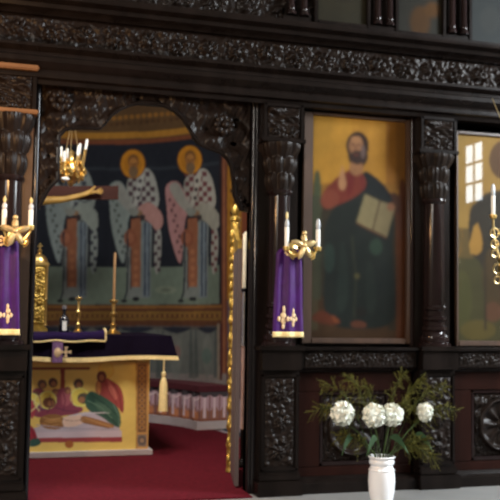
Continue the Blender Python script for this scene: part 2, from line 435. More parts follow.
# ------------------------------------------------------------------ bench along the apse
RB = 1.84; TH1 = radians(77)
bench = empty('apse_bench', (CX+RB*sin(.9), CY+RB*cos(.9), .012), 'low curved bench under the mural with pale scalloped drape and crimson top', 'bench')
def arcblock(r0_, r1_, z0, z1, t0, t1, nm, mt, n=40):
    mb = MB(); b = mb.bm; vv = []
    for k in range(n+1):
        t = t0+(t1-t0)*k/n
        vv.append([b.verts.new((CX+r*sin(t), CY+r*cos(t), z)) for r, z in ((r0_, z0), (r0_, z1), (r1_, z1), (r1_, z0))])
    for p, q in zip(vv, vv[1:]):
        for k in range(4): b.faces.new((p[k], p[(k+1) % 4], q[(k+1) % 4], q[k]))
    b.faces.new(vv[0]); b.faces.new(vv[-1][::-1])
    return mb.build(nm, mt, bench)
T0 = radians(-60)
arcblock(RB-.03, CR-.01, .012, .10, T0, TH1+.012, 'base_course', SLABM)
arcblock(RB+.012, CR-.01, .10, .412, T0, TH1, 'seat_body', STONE)
arcblock(RB-.02, CR-.01, .412, .475, T0, TH1+.008, 'seat_cloth', REDTOP)
def conv_b(px, py):
    th, z = cyl_inv(px, py, RB); return (th*RB, z)
cb = Canvas(T0*RB, TH1*RB, .10, .415, .005, conv_b, (122, 100, 104), .36)
L = .20
nu = int((TH1-T0)*RB/L)+1
u = cb.U-T0*RB; x = (u/L-np.floor(u/L)-.5)*2; v = (cb.V-.10)/.315
def setm(mask, c): cb.C[mask] = cb.alb(c)
setm((v < .42+.1*np.cos(x*pi)), (98, 66, 54)); setm((v < .38) & (np.hypot(x/.8, (v-.18)/.2) < 1), (122, 78, 52))
setm((np.abs(x) < .2) & (v > .1), (142, 126, 128)); setm((np.abs(x) > .86), (84, 58, 56))
setm((np.abs(np.abs(x)-.5) < .07) & (v > .3), (100, 82, 90))
setm((v > .90-.10*(1-x*x)) & (v < 1.0), (46, 42, 44)); setm((v > .78-.12*(1-x*x)) & (v < .84-.12*(1-x*x)), (138, 124, 124))
setm(v < .06, (84, 48, 34))
cb.mottle(.08, 40, 8)
th = cb.U/RB; wob = .012*np.cos(2*pi*u/L)
grid_obj('valance', CX+(RB-.006+wob)*np.sin(th), CY+(RB-.006+wob)*np.cos(th), cb.V, FRESCO, bench, colors=cb.C)
# end face of the bench carries the same drape
tE = TH1+.006
ce = Canvas(RB, CR-.03, .10, .415, .005, lambda a_, b_: (0, 0), (122, 100, 104), .36)
x = ((ce.U-RB)/.12-np.floor((ce.U-RB)/.12)-.5)*2; v = (ce.V-.10)/.315
def sete(mask, c_): ce.C[mask] = ce.alb(c_)
sete((v < .42+.1*np.cos(x*pi)), (98, 66, 54)); sete((np.abs(x) < .25) & (v > .1), (142, 126, 128)); sete(np.abs(x) > .84, (84, 58, 56))
sete((v > .90-.10*(1-x*x)), (46, 42, 44)); sete(v < .06, (84, 48, 34))
grid_obj('end_drape', CX+ce.U*sin(tE), CY+ce.U*cos(tE), ce.V, FRESCO, bench, colors=ce.C)

# ================================================================== ALTAR
AX0, AX1, AY0, AY1 = -.02, 1.46, 1.75, 2.80
altar = empty('altar_table', (.74, 2.3, .012), 'altar table with gold painted lamentation panel on its front, behind the open doorway', 'altar')
MB().box((AX0-.03, AY0-.04, .012), (AX1+.035, AY1+.03, .062), .006).build('base_slab', SLABM, altar)
MB().box((AX0, AY0, .062), (AX1, AY1, .84)).build('body', GILT, altar)
MB().box((AX0-.16, AY0-.05, .84), (AX1+.15, AY1+.1, 1.03), .01).build('tabletop', WOOD, altar)
cp = Canvas(AX0, AX1, .062, .84, .0042, plane_conv(AY0-.006), (212, 176, 96), .66)
def AP(pts, c, sm=2, a=1): cp.poly([(20+x/3.7, 360+y/3.7) for x, y in pts], c, sm, a)
cp.rect(28, 360, 138, 364.5, (196, 160, 84)); cp.rect(0, 360, 136.5, 362, (170, 130, 60))
AP([(-60, 26), (258, 27), (258, 35), (-60, 36)], (120, 62, 44), 0)
AP([(150, 30), (166, 30), (166, 140), (150, 140)], (122, 60, 46), 0)
# mourning group
AP([(30, 190), (40, 120), (60, 100), (90, 112), (112, 128), (150, 100), (190, 110), (203, 165), (240, 180), (215, 200), (130, 210), (60, 215)], (124, 62, 78))
AP([(60, 150), (100, 130), (110, 180), (70, 190)], (92, 58, 86)); AP([(150, 115), (185, 118), (190, 165), (155, 175)], (150, 84, 92))
for x, y, r, c in ((82, 90, 17, (92, 74, 66)), (122, 84, 17, (84, 62, 58)), (216, 88, 18, (86, 70, 62)), (60, 130, 14, (104, 78, 64)), (130, 118, 12, (120, 84, 66)), (176, 112, 13, (112, 70, 62))):
    cp.ell(20+x/3.7, 360+y/3.7, r/3.7, r/3.7*1.05, c)
    cp.ell(20+x/3.7+.6, 360+(y+5)/3.7, r/3.7*.55, r/3.7*.62, (150, 108, 76))
# halos
for x, y, r in ((102, 148, 34), (45, 150, 28), (222, 138, 36)):
    cp.ell(20+x/3.7, 360+y/3.7, r/3.7, r/3.7, (232, 206, 118)); cp.ell(20+x/3.7, 360+y/3.7, r/3.7*.88, r/3.7*.88, (222, 186, 88))
cp.ell(20+108/3.7, 360+158/3.7, 24/3.7, 20/3.7, (104, 70, 52)); cp.ell(20+114/3.7, 360+160/3.7, 12/3.7, 11/3.7, (150, 108, 72))
cp.ell(20+236/3.7, 360+142/3.7, 24/3.7, 20/3.7, (84, 78, 66)); cp.ell(20+228/3.7, 360+147/3.7, 12/3.7, 11/3.7, (146, 104, 74))
# shroud and slab
AP([(50, 255), (130, 225), (180, 205), (250, 190), (335, 190), (360, 232), (374, 268), (374, 292), (-60, 294), (-60, 262)], (168, 160, 168))
AP([(-60, 272), (376, 262), (376, 288), (-60, 292)], (180, 168, 174), 0)
AP([(-60, 290), (377, 285), (377, 303), (-60, 306)], (140, 62, 66), 0)
cp.ell(20+182/3.7, 360+312/3.7, 16/3.7, 14/3.7, (150, 92, 50))
# recumbent body
AP([(70, 215), (100, 200), (150, 200), (165, 225), (160, 255), (110, 258), (75, 245)], (128, 92, 56))
AP([(80, 222), (150, 210), (156, 240), (90, 250)], (150, 112, 66))
AP([(155, 215), (200, 200), (235, 205), (240, 232), (205, 246), (160, 250)], (200, 176, 158))
AP([(228, 205), (262, 212), (345, 238), (350, 250), (330, 252), (240, 236), (222, 225)], (142, 102, 62))
# green mourner, red mourner
AP([(245, 128), (262, 112), (292, 126), (342, 152), (372, 192), (374, 255), (340, 240), (300, 208), (255, 190), (240, 165)], (54, 84, 70))
AP([(270, 150), (330, 170), (345, 205), (290, 190)], (72, 102, 84)); AP([(255, 120), (282, 140), (268, 172), (250, 150)], (44, 74, 62))
cp.ell(20+318/3.7, 360+38/3.7, 30/3.7, 32/3.7, (196, 150, 66)); cp.ell(20+318/3.7, 360+38/3.7, 27/3.7, 29/3.7, (212, 172, 82))
AP([(284, 72), (310, 62), (340, 76), (374, 100), (386, 150), (382, 206), (364, 176), (332, 150), (300, 130), (276, 118)], (140, 66, 62))
AP([(320, 90), (352, 100), (364, 150), (340, 145)], (158, 88, 78)); AP([(284, 78), (300, 80), (300, 125), (280, 115)], (176, 120, 74))
cp.ell(20+302/3.7, 360+62/3.7, 18/3.7, 22/3.7, (94, 52, 44)); cp.ell(20+302/3.7, 360+66/3.7, 9/3.7, 12/3.7, (146, 98, 68))
# kneeling figure low left
AP([(20, 230), (52, 250), (66, 290), (60, 316), (10, 320), (-10, 270)], (138, 42, 54)); AP([(30, 300), (62, 284), (82, 306), (62, 320), (30, 322)], (46, 80, 72))
AP([(30, 150), (50, 140), (60, 190), (40, 230)], (150, 60, 70))
# folds, limbs and outlines of the figures
for pts, c_, w_ in (([(250, 150), (300, 175), (340, 215)], (96, 128, 106), .9), ([(262, 125), (310, 160), (355, 200)], (38, 66, 56), 1), ([(300, 190), (345, 225), (368, 250)], (36, 62, 54), 1), ([(345, 165), (366, 205), (366, 245)], (98, 128, 112), .8),
        ([(310, 70), (330, 120), (360, 165)], (112, 44, 46), 1), ([(345, 85), (368, 130), (376, 190)], (106, 42, 44), 1.1), ([(325, 75), (345, 110), (358, 145)], (182, 112, 96), .8), ([(290, 85), (292, 128)], (196, 146, 88), 1),
        ([(75, 225), (110, 238), (150, 232)], (96, 66, 42), 1), ([(85, 212), (120, 222), (152, 214)], (176, 140, 92), .8), ([(165, 222), (200, 226), (236, 220)], (160, 128, 110), .9), ([(240, 214), (290, 232), (342, 248)], (176, 136, 92), .9), ([(236, 232), (290, 244), (330, 252)], (104, 72, 46), .9),
        ([(70, 130), (80, 170), (66, 196)], (150, 92, 108), 1), ([(110, 130), (118, 165), (100, 195)], (86, 44, 62), 1.1), ([(160, 120), (168, 150), (160, 190)], (98, 48, 66), 1), ([(186, 125), (196, 165)], (168, 104, 108), .9), ([(130, 175), (170, 188), (215, 190)], (92, 50, 68), 1),
        ([(60, 240), (150, 250), (230, 255), (350, 255)], (146, 138, 150), 1), ([(180, 208), (250, 196), (330, 196)], (190, 184, 186), 1), ([(20, 240), (46, 262), (58, 295)], (98, 28, 42), 1.2), ([(36, 140), (70, 165), (38, 192)], (236, 214, 140), 1.2), ([(62, 128), (52, 160), (72, 190)], (236, 214, 140), 1.1)):
    cp.line([(20+x/3.7, 360+y/3.7) for x, y in pts], w_*.9, c_)
# right border with guilloche and rosette
cp.rect(136, 362, 148.5, 458, (176, 134, 78)); cp.rect(137.6, 364, 146.4, 432, (112, 82, 56)); cp.rect(137.6, 434.5, 146.6, 446.5, (120, 106, 92))
for j in range(12):
    y = 368+j*5.4; cp.ell(142, y, 3.2, 2.3, (158, 116, 66)); cp.ell(142, y, 1.4, 1.1, (86, 70, 66))
cp.ell(142, 440.5, 4, 4.6, (84, 78, 78)); cp.ell(142, 440.5, 2.2, 2.4, (146, 124, 98))
cp.rect(136, 362, 136.8, 458, (150, 104, 52))
cp.blur(1); cp.mottle(.05, 25, 11)
grid_obj('painted_panel', cp.U, np.full_like(cp.U, AY0-.006), cp.V, PANELP, altar, colors=cp.C)

# dark velvet cover with hanging edge and gold border
CX0, CX1, CY0, CY1 = AX0-.18, AX1+.175, AY0-.075, AY1+.12
cover = empty('altar_cloth', (.74, 2.3, 1.03), 'dark aubergine velvet cloth over the altar top with gold braid edge', 'altar cloth')
def skirt(zoff0, zoff1, out, nm, mt):
    per = [(CX0, CY1), (CX0, CY0), (CX1, CY0), (CX1, CY1)]
    pts = []
    for (a, b_), (c, d) in zip(per, per[1:]):
        L_ = hypot(c-a, d-b_); k_ = int(L_/.02)
        for k in range(k_): pts.append((a+(c-a)*k/k_, b_+(d-b_)*k/k_))
    pts.append(per[-1]); pts = np.array(pts)
    s_ = np.arange(len(pts))*.02
    cx_, cy_ = (CX0+CX1)/2, (CY0+CY1)/2
    nv = 8; X = []; Y = []; Z = []
    for j in range(nv):
        t = j/(nv-1); tt = zoff0+(zoff1-zoff0)*t
        w_ = out*(tt/.2)+.010*np.sin(s_*16)*(tt/.2)+.006*np.sin(s_*41+1)*(tt/.2)
        dx = np.sign(pts[:, 0]-cx_)*(np.minimum(abs(pts[:, 0]-CX0), abs(pts[:, 0]-CX1)) < .03)
        dy = np.sign(pts[:, 1]-cy_)*(np.minimum(abs(pts[:, 1]-CY0), abs(pts[:, 1]-CY1)) < .03)
        # the hem dips at the right corner
        dip = .012*np.sin(s_*5)
        X.append(pts[:, 0]+dx*(w_+.16*tt*(dx > 0))); Y.append(pts[:, 1]+dy*w_); Z.append(1.045-tt+dip*(tt/.2))
    return grid_obj(nm, np.array(X), np.array(Y), np.array(Z), mt, cover)
skirt(0, .185, .03, 'skirt', VELVET); skirt(.178, .215, .034, 'gold_braid', FRINGE)
MB().box((CX0, CY0, 1.031), (CX1, CY1, 1.047), .006).build('top', VELVET, cover)
# tassel at the right corner
t0 = at(164, 364, 1.64); t1 = at(164.5, 411, 1.64)
tas = MB(); cxt, cyt = t0.x, t0.y
MB().tube([(cxt, cyt, t0.z+.04), (cxt, cyt, t0.z-.07)], .006).build('tassel_cord', FRINGE, cover)
tas.lathe([(.004, t0.z-.06), (.020, t0.z-.075), (.022, t0.z-.095), (.014, t0.z-.115), (.020, t0.z-.125), (.034, t0.z-.17), (.040, t1.z+.03), (.043, t1.z), (.02, t1.z)], (cxt, cyt, 0), 18)
tas.build('tassel', FRINGE, cover)

# violet runner lying on the altar, hanging over the front
run = empty('runner_cloth', (.7, 1.8, 1.047), 'violet cloth with gold border folded on the altar top, its corner curled up', 'cloth')
rx0, rx1 = -.05, 1.05
nu_, nv_ = 50, 24
U, V = np.meshgrid(np.linspace(0, 1, nu_), np.linspace(0, 1, nv_))
prof_s = V*.62
X = rx0+(rx1-rx0)*U
yy = np.where(prof_s < .06, CY0-.045, CY0-.045+(prof_s-.06))
zz = np.where(prof_s < .06, .995+prof_s, 1.058)
zz = zz+.006*np.sin(U*23)*(prof_s < .1)+.035*np.clip((U-.86)/.14, 0, 1)**2*np.exp(-((prof_s-.12)/.1)**2)+.012*np.sin(U*9)*np.exp(-((prof_s-.2)/.1)**2)
def thick(nm, X, Y, Z, mt, par, d=.006):
    o = grid_obj(nm, X, Y, Z, mt, par); md = o.modifiers.new('thickness', 'SOLIDIFY'); md.thickness = d; md.offset = 0; return o
thick('runner', X, yy, zz, COVER, run, .012)
edge = MB(); k1 = [(X[0, i], yy[0, i]-.004, zz[0, i]) for i in range(nu_)]
edge.tube(k1, .009); k2 = [(X[j, -1], yy[j, -1], zz[j, -1]+.005) for j in range(nv_)]; edge.tube(k2, .010)
edge.build('gold_border', FRINGE, run)
# hanging embroidered tab
tabp = empty('embroidered_tab', (.68, 1.60, .87), 'small mauve and gold embroidered tab hanging at the front of the altar cloth', 'tab')
a = at(52.5, 342, 1.60); c = at(62.5, 363, 1.60)
MB().box((a.x, 1.595, c.z), (c.x, 1.612, a.z), .004).build('tab', mat('mauve_brocade', (.20, .10, .22), .6, var=.4, scale=45), tabp)
k = MB(); ctr = at(66, 352, 1.59)
for q_ in range(4):
    an = q_*pi/2
    k.prism([(ctr.x+.012*cos(an), ctr.z+.012*sin(an)), (ctr.x+.046*cos(an-.38), ctr.z+.046*sin(an-.38)), (ctr.x+.046*cos(an+.38), ctr.z+.046*sin(an+.38))], 1.588, 1.596)
k.box((ctr.x-.014, 1.588, ctr.z-.014), (ctr.x+.014, 1.597, ctr.z+.014))
k.build('gold_cross', GOLDTHREAD, tabp, smooth=False)
k = MB(); cc = (a+c)/2
k.lathe([(.001, -.004), (.025, -.004), (.03, 0), (.02, .004), (.001, .005)], (0, 0, 0), 12)
for v_ in k.bm.verts: v_.co = Vector((cc.x+v_.co.x, 1.594-v_.co.z, cc.z+v_.co.y*1.4))
k.build('embroidery', GOLDTHREAD, tabp)

# ---- things on the altar
ZT = 1.047
def candlestick(px, Y, ytop, ybase, name, label, candle=None, wide=.055):
    b0 = at(px, ybase, Y); x = b0.x; h = at(px, ytop, Y).z-ZT
    t = empty(name, (x, Y, ZT), label, 'candlestick')
    pr = [(wide, 0), (wide, .012), (wide*.8, .02), (wide*.42, .035), (wide*.3, .06), (wide*.42, .085), (wide*.2, .10), (wide*.2, h*.5), (wide*.42, h*.55), (wide*.46, h*.6), (wide*.2, h*.66), (wide*.22, h*.9), (wide*.5, h*.93), (wide*.55, h*.985), (wide*.5, h)]
    MB().lathe(pr, (x, Y, ZT), 20).build('stem', GOLD, t)
    if candle:
        zc = at(px, candle, Y).z
        MB().lathe([(.013, h-.004), (.012, zc-ZT-.02), (.004, zc-ZT)], (x, Y, ZT), 12).build('candle', CREAM if False else mat('honey_wax', (.30, .17, .07), .5, var=.1), t)
    return t
candlestick(113, 2.2, 300, 333, 'candlestick', 'tall gold candlestick with a thin honey candle at the right of the altar top', candle=252, wide=.072)
candlestick(78, 2.3, 297, 330, 'candlestick', 'shorter gold candlestick without candle beside the small dark bottle', wide=.05)
b0 = at(64, 326, 2.1)
bt = empty('dark_bottle', (b0.x, 2.1, ZT), 'small dark glass bottle with a white patch standing on the altar', 'bottle')
MB().lathe([(.04, 0), (.046, .008), (.046, .12), (.040, .145), (.016, .17), (.015, .20), (.02, .202), (.02, .225), (.012, .23)], (b0.x, 2.1, ZT), 18).build('glass_body', BLACKG, bt)
MB().box((b0.x-.018, 2.1-.049, ZT+.03), (b0.x+.018, 2.1-.042, ZT+.115)).build('white_patch', WAX, bt)  # flat white patch on the bottle's front
MB().lathe([(.022, .224), (.022, .25), (.012, .258)], (b0.x, 2.1, ZT), 14).build('cap', SILVER, bt)

# gilded tabernacle
tb_ = empty('tabernacle', (.53, 2.45, ZT), 'ornate gilded tabernacle on the altar beside the left door jamb', 'tabernacle')
TX, TY = .53, 2.45
MB().box((TX-.085, TY-.085, ZT), (TX+.085, TY+.085, ZT+.05), .01).box((TX-.065, TY-.065, ZT+.05), (TX+.065, TY+.065, ZT+.07), .006).build('plinth', GILT, tb_)
MB().box((TX-.06, TY-.06, ZT+.07), (TX+.06, TY+.06, ZT+.62), .01).build('shrine_body', GILT, tb_)
k = MB()
for sx in (-1, 1):
    for sy in (-1, 1): k.lathe([(.016, .07), (.010, .09), (.010, .3), (.016, .31), (.010, .33), (.011, .60), (.018, .63)], (TX+sx*.065, TY+sy*.065, ZT), 10)
k.build('colonnettes', GOLD, tb_)
relief('front_ornament', TX-.055, TX+.055, ZT+.08, ZT+.61, TY-.061, .03, lambda U, V: vine(V, U, .13, .11, 4), GILT, tb_, .004)
k = MB().box((TX-.085, TY-.085, ZT+.62), (TX+.085, TY+.085, ZT+.65), .008)
k.lathe([(.075, .65), (.07, .68), (.05, .71), (.02, .73), (.012, .74), (.022, .76), (.012, .77), (.004, .78)], (TX, TY, ZT), 16)
k.box((TX-.005, TY-.005, ZT+.76), (TX+.005, TY+.005, ZT+.83)).box((TX-.022, TY-.005, ZT+.80), (TX+.022, TY+.005, ZT+.81))
k.build('domed_roof', GOLD, tb_)

# ================================================================== CRUCIFIX behind the altar
KX, KY = .27, 3.3
cr = empty('crucifix', (KX, KY, .012), 'large wooden crucifix with ochre figure, its right arm reaching across the mural', 'crucifix')
k = MB().box((KX-.08, KY, .05), (KX+.08, KY+.05, 3.2), .006)
MB().box((KX-.3, KY-.12, .012), (KX+.3, KY+.17, .10), .01).box((KX-.17, KY-.06, .10), (KX+.17, KY+.11, .28), .01).build('foot_block', CROSSW, cr)
k.build('upright_beam', CROSSW, cr)
# slightly bowed cross beam
k = MB(); n_ = 24
top_, bot_ = [], []
for i in range(n_+1):
    x = -1.1+2.2*i/n_
    top_.append((KX+x, 2.535+.045*(x/1.1)**2)); bot_.append((KX+x, 2.40+.035*(x/1.1)**2))
k.prism(bot_+top_[::-1], KY-.002, KY+.05)
k.build('cross_beam', CROSSW, cr)
# corpus (one skinned figure)
def skin_figure(name, verts, edges, radii, root, mt, parent, sub=2):
    me = bpy.data.meshes.new(name+'_m'); off = wloc(parent)
    me.from_pydata([Vector(v)-off for v in verts], edges, []); o = bpy.data.objects.new(name, me); col.objects.link(o)
    me.materials.append(mt)
    md = o.modifiers.new('skin', 'SKIN'); md.use_smooth_shade = True
    for i, r in enumerate(radii):
        sv = me.skin_vertices[0].data[i]; sv.radius = r if isinstance(r, tuple) else (r, r); sv.use_root = (i == root)
    s2 = o.modifiers.new('sub', 'SUBSURF'); s2.levels = sub; s2.render_levels = sub
    dg = bpy.context.evaluated_depsgraph_get()
    nm = bpy.data.meshes.new_from_object(o.evaluated_get(dg)); bpy.data.objects.remove(o)
    nm.name = name; ob = bpy.data.objects.new(name, nm); col.objects.link(ob); ob.parent = parent
    if not nm.materials: nm.materials.append(mt)
    nm.polygons.foreach_set('use_smooth', [True]*len(nm.polygons))
    return ob
yb = KY-.10
V_ = []; E_ = []; R_ = []
def jv(p, r, link=None):
    V_.append(p); R_.append(r)
    if link is not None: E_.append((link, len(V_)-1))
    return len(V_)-1
pel = jv((KX, yb, 1.62), (.115, .08)); wa = jv((KX, yb, 1.78), (.10, .07), pel); ch = jv((KX, yb-.01, 2.12), (.135, .085), wa)
ck = jv((KX, yb, 2.32), (.09, .065), ch); nk = jv((KX+.01, yb-.03, 2.42), .05, ck); hd = jv((KX+.03, yb-.06, 2.52), (.072, .085), nk); hp = jv((KX+.035, yb-.06, 2.62), (.06, .07), hd)
for s in (-1, 1):
    sh = jv((KX+s*.20, yb, 2.355), .055, ck); el = jv((KX+s*.54, yb+.01, 2.395), .034, sh); wr = jv((KX+s*.76, yb+.02, 2.465), .023, el)
    pa = jv((KX+s*.83, yb+.03, 2.495), (.026, .018), wr)
    for q_, (dx, dz) in enumerate(((.085, .035), (.10, .015), (.10, -.005), (.085, -.022))):
        f1 = jv((KX+s*(.83+dx*.55), yb+.02, 2.495+dz*.55), .008, pa); jv((KX+s*(.83+dx), yb+.005, 2.495+dz), .006, f1)
    th_ = jv((KX+s*.85, yb+.0, 2.55), .010, wr); 
    hpj = jv((KX+s*.085, yb, 1.55), .085, pel); kn = jv((KX+s*.075, yb-.07, 1.13), .058, hpj); an_ = jv((KX+s*.035, yb-.01, .74), .036, kn); jv((KX+s*.045, yb-.10, .66), .030, an_)
skin_figure('body', V_, E_, R_, pel, FLESH, cr)
MB().lathe([(.13, 1.50), (.15, 1.52), (.145, 1.62), (.135, 1.70), (.12, 1.71)], (KX, yb, 0), 20, 1.1, .85).build('loincloth', WAX, cr)
MB().ball((KX+.03, yb-.045, 2.59), .082, 1.05, 1.1, 1.05).ball((KX+.03, yb-.02, 2.51), .07, 1.25, .8, 1.2).build('hair', mat('brown_painted_hair', (.05, .025, .012), .6), cr)
MB().box((KX-.10, yb-.12, .60), (KX+.10, KY+.01, .63), .004).build('footrest', CROSSW, cr)
MB().box((KX-.16, KY-.02, 2.86), (KX+.16, KY, 2.98), .004).build('title_board', CREAM, cr)

# ================================================================== HANGING LAMP above the altar
HX, HY = .79, 2.4
hl = empty('hanging_lamp', (HX, HY, 2.42), 'gilded hanging lamp with upright candles seen above the crucifix arm', 'hanging lamp')
pr = [(.006, 2.42), (.02, 2.43), (.03, 2.45), (.02, 2.465), (.06, 2.49), (.10, 2.52), (.115, 2.56), (.11, 2.59), (.08, 2.60), (.075, 2.62), (.09, 2.64), (.07, 2.655), (.03, 2.67), (.02, 2.72), (.03, 2.74), (.012, 2.76)]
MB().lathe(pr, (HX, HY, 0), 24).build('bowl', GOLD, hl)
k = MB()
for q_ in range(8):
    an = q_*pi/4+.2; pts = []
    for j in range(12):
        t = j/11; rr = .07+.075*sin(pi*t*.9); pts.append((HX+rr*cos(an), HY+rr*sin(an), 2.46+.2*t+.02*sin(6*t)))
    k.tube(pts, .009, 6)
    k.ball((HX+.135*cos(an), HY+.135*sin(an), 2.56), .018, u=8, v=6)
for q_ in range(12):
    an = q_*pi/6; k.ball((HX+.105*cos(an), HY+.105*sin(an), 2.50+.035*(q_ % 2)), .02, .8, .8, 1.2, 8, 6)
k.build('scrolls', GOLD, hl)
for an, zt, lean in ((-.35, 2.875, .03), (-1.2, 2.80, .012), (1.9, 2.80, 0), (2.8, 2.80, 0), (.8, 2.85, .01), (-2.3, 2.74, -.005)):
    x, y = HX+.10*cos(an), HY+.10*sin(an)
    c_ = MB().tube([(x, y, 2.57), (x+lean, y, zt-.10)], .014).build('candle_socket', GOLD, hl)
    MB().tube([(x+lean, y, zt-.10), (x+lean*1.5, y, zt-.01), (x+lean*1.55, y, zt)], [.013, .012, .005]).build('candle', WAX, c_)
k = MB()
for an in (.3, 2.4, 4.5):
    k.tube([(HX+.1*cos(an), HY+.1*sin(an), 2.6), (HX, HY, 3.1)], .004, 5)
k.tube([(HX, HY, 3.1), (HX, HY, 4.1)], .006, 6); k.build('chain', BRASS, hl)
MB().ball((HX-.06, HY-.10, 2.475), .026, 1.6, 1, .7).build('glass_cup', WAX, hl)

# ================================================================== PROCESSIONAL CANDLE and ROYAL DOOR LEAF
sx, sy = 2.10, 1.0
cs = empty('candle_stand', (sx, sy, .012), 'tall slim candle stand with cream candle just inside the right door jamb', 'candle stand')
MB().lathe([(.10, 0), (.10, .02), (.05, .035), (.02, .06), (.02, .30)], (sx, sy, .012), 18).build('foot', WOOD, cs)
MB().lathe([(.019, .30), (.021, .98)], (sx, sy, .012), 14).build('pole', COPPER, cs)
MB().lathe([(.024, .97), (.027, 1.0), (.025, 1.40), (.027, 1.415)], (sx, sy, .012), 16).build('silver_sleeve', SILVER, cs)
MB().lathe([(.02, 1.41), (.038, 1.425), (.038, 1.445), (.02, 1.45)], (sx, sy, .012), 16).build('drip_cup', BLACKG, cs)
MB().lathe([(.023, 1.45), (.022, 1.89), (.006, 1.915)], (sx, sy, .012), 14).build('candle', CREAM, cs)

dl = empty('royal_door', (1.80, .12, .0), 'open right royal door leaf seen edge on, with carved gilded stile', 'door')
h0 = Vector((1.80, .12, 0)); h1 = Vector((1.94, .75, 0)); dv = (h1-h0).normalized(); nv3 = Vector((dv.y, -dv.x, 0))
LD = (h1-h0).length
def leafbox(s0, s1, z0, z1, t0, t1):
    mb = MB(); b = mb.bm
    vs = [b.verts.new(h0+dv*s+nv3*t+Vector((0, 0, z))) for s in (s0, s1) for t in (t0, t1) for z in (z0, z1)]
    for f in ((0, 1, 3, 2), (4, 6, 7, 5), (0, 4, 5, 1), (2, 3, 7, 6), (0, 2, 6, 4), (1, 5, 7, 3)): b.faces.new([vs[i] for i in f])
    return mb
leafbox(.0, LD, .025, 1.72, -.014, .014).build('door_panel', mat('grey_brown_door_wood', (.10, .075, .075), .5, var=.25, scale=8, stretch=(1, 1, .15)), dl)
k = MB(); e = h1
zz_ = np.linspace(.02, 1.98, 160)
rad = .040+.006*np.sin(zz_*38)+.004*np.sin(zz_*91)
k.lathe([(float(r), float(z)) for r, z in zip(rad, zz_)], (e.x, e.y, 0), 14)
for i in range(14):
    z = .12+i*.135
    k.ball((e.x-.034, e.y-.02, z), .022, .7, .7, 1.7, 8, 6); k.ball((e.x+.006, e.y-.040, z+.065), .018, .8, .7, 1.8, 8, 6)
k.ball((e.x-.01, e.y-.02, 1.32), .042, .9, .8, 1.2)
k.lathe([(.02, 1.97), (.045, 1.99), (.045, 2.01), (.02, 2.03), (.035, 2.06), (.03, 2.09), (.006, 2.12)], (e.x, e.y, 0), 14)
k.build('gilded_stile', GILT, dl)
# curved carved crest falling from stile to hinge
k = MB(); b = k.bm; poly = [(.02, 1.72), (LD-.02, 1.72), (LD-.02, 1.96), (LD*.7, 1.86), (LD*.4, 1.80), (.02, 1.78)]
fr = [b.verts.new(h0+dv*s+nv3*-.014+Vector((0, 0, z))) for s, z in poly]; bk = [b.verts.new(h0+dv*s+nv3*.014+Vector((0, 0, z))) for s, z in poly]
F1 = b.faces.new(fr); F2 = b.faces.new(bk[::-1])
for i in range(len(poly)): b.faces.new((fr[i], bk[i], bk[(i+1) % len(poly)], fr[(i+1) % len(poly)]))
bmesh.ops.triangulate(b, faces=[F1, F2]); k.build('crest', GILT, dl, smooth=False)

# ================================================================== ICONOSTASIS
XL, XR = -1.6, 5.1
ic = empty('iconostasis', (1.07, 0, 0), 'dark carved wooden altar screen with columns, arch and deep cornices, filling the frame', 'altar screen')
# boards behind everything (either side of the doorway)
MB().box((XL, .03, 0), (.315, .09, 2.85)).box((1.838, .03, 0), (XR, .09, 2.85)).box((XL, .03, 2.70), (XR, .09, 4.1)).build('backing_boards', WOOD, ic)
# cornices: moulded profiles swept along x   (profile in y,z)
def cornice(nm, prof, mt=WOOD):
    return MB().prism(prof, XL, XR, 'x').build(nm, mt, ic)
cornice('lower_cornice', [(.03, 2.74), (-.13, 2.74), (-.14, 2.765), (-.175, 2.775), (-.18, 2.80), (-.165, 2.83), (-.20, 2.855), (-.22, 2.87), (-.22, 2.90), (-.19, 2.915), (-.185, 2.94), (-.23, 2.965), (-.23, 2.985), (-.11, 2.99), (.03, 2.99)])
cornice('upper_cornice', [(.03, 3.205), (-.13, 3.205), (-.15, 3.225), (-.20, 3.235), (-.21, 3.26), (-.27, 3.275), (-.28, 3.30), (-.28, 3.315), (-.07, 3.32), (.03, 3.32)])
MB().box((XL, -.09, 2.99), (XR, .03, 3.205)).build('frieze_board', WOOD, ic)
relief('carved_frieze', -1.0, XR-.1, 2.995, 3.20, -.091, .055, lambda U, V: vine(U, V, .215, .205, 2), CARV, ic, .0085)
MB().box((XL, -.03, 3.32), (XR, .03, 4.1)).build('upper_tier_board', WOOD, ic)
relief('upper_tier_carving', -.6, 2.28, 3.325, 3.60, -.031, .05, lambda U, V: vine(U, V, .25, .24, 9), CARV, ic, .010)
relief('upper_icon_sill', 2.28, XR-.1, 3.325, 3.385, -.031, .03, lambda U, V: vine(U, V, .06, .06, 19), CARV, ic, .006)
for xu in (2.15, 2.835, 3.46, 4.08):
    up_ = MB().box((xu-.11, -.075, 3.322), (xu+.11, -.03, 3.42), .006).box((xu-.09, -.05, 3.42), (xu+.09, -.03, 4.05)).build('upper_pilaster', WOOD, ic)
    q = MB()
    for s in (-1, 1): q.lathe([(.035, 3.42), (.035, 3.44), (.024, 3.455), (.028, 3.47), (.022, 3.49), (.022, 3.95), (.03, 3.98)], (xu+s*.05, -.085, 0), 14)
    q.build('twin_colonnettes', SHAFT, up_)

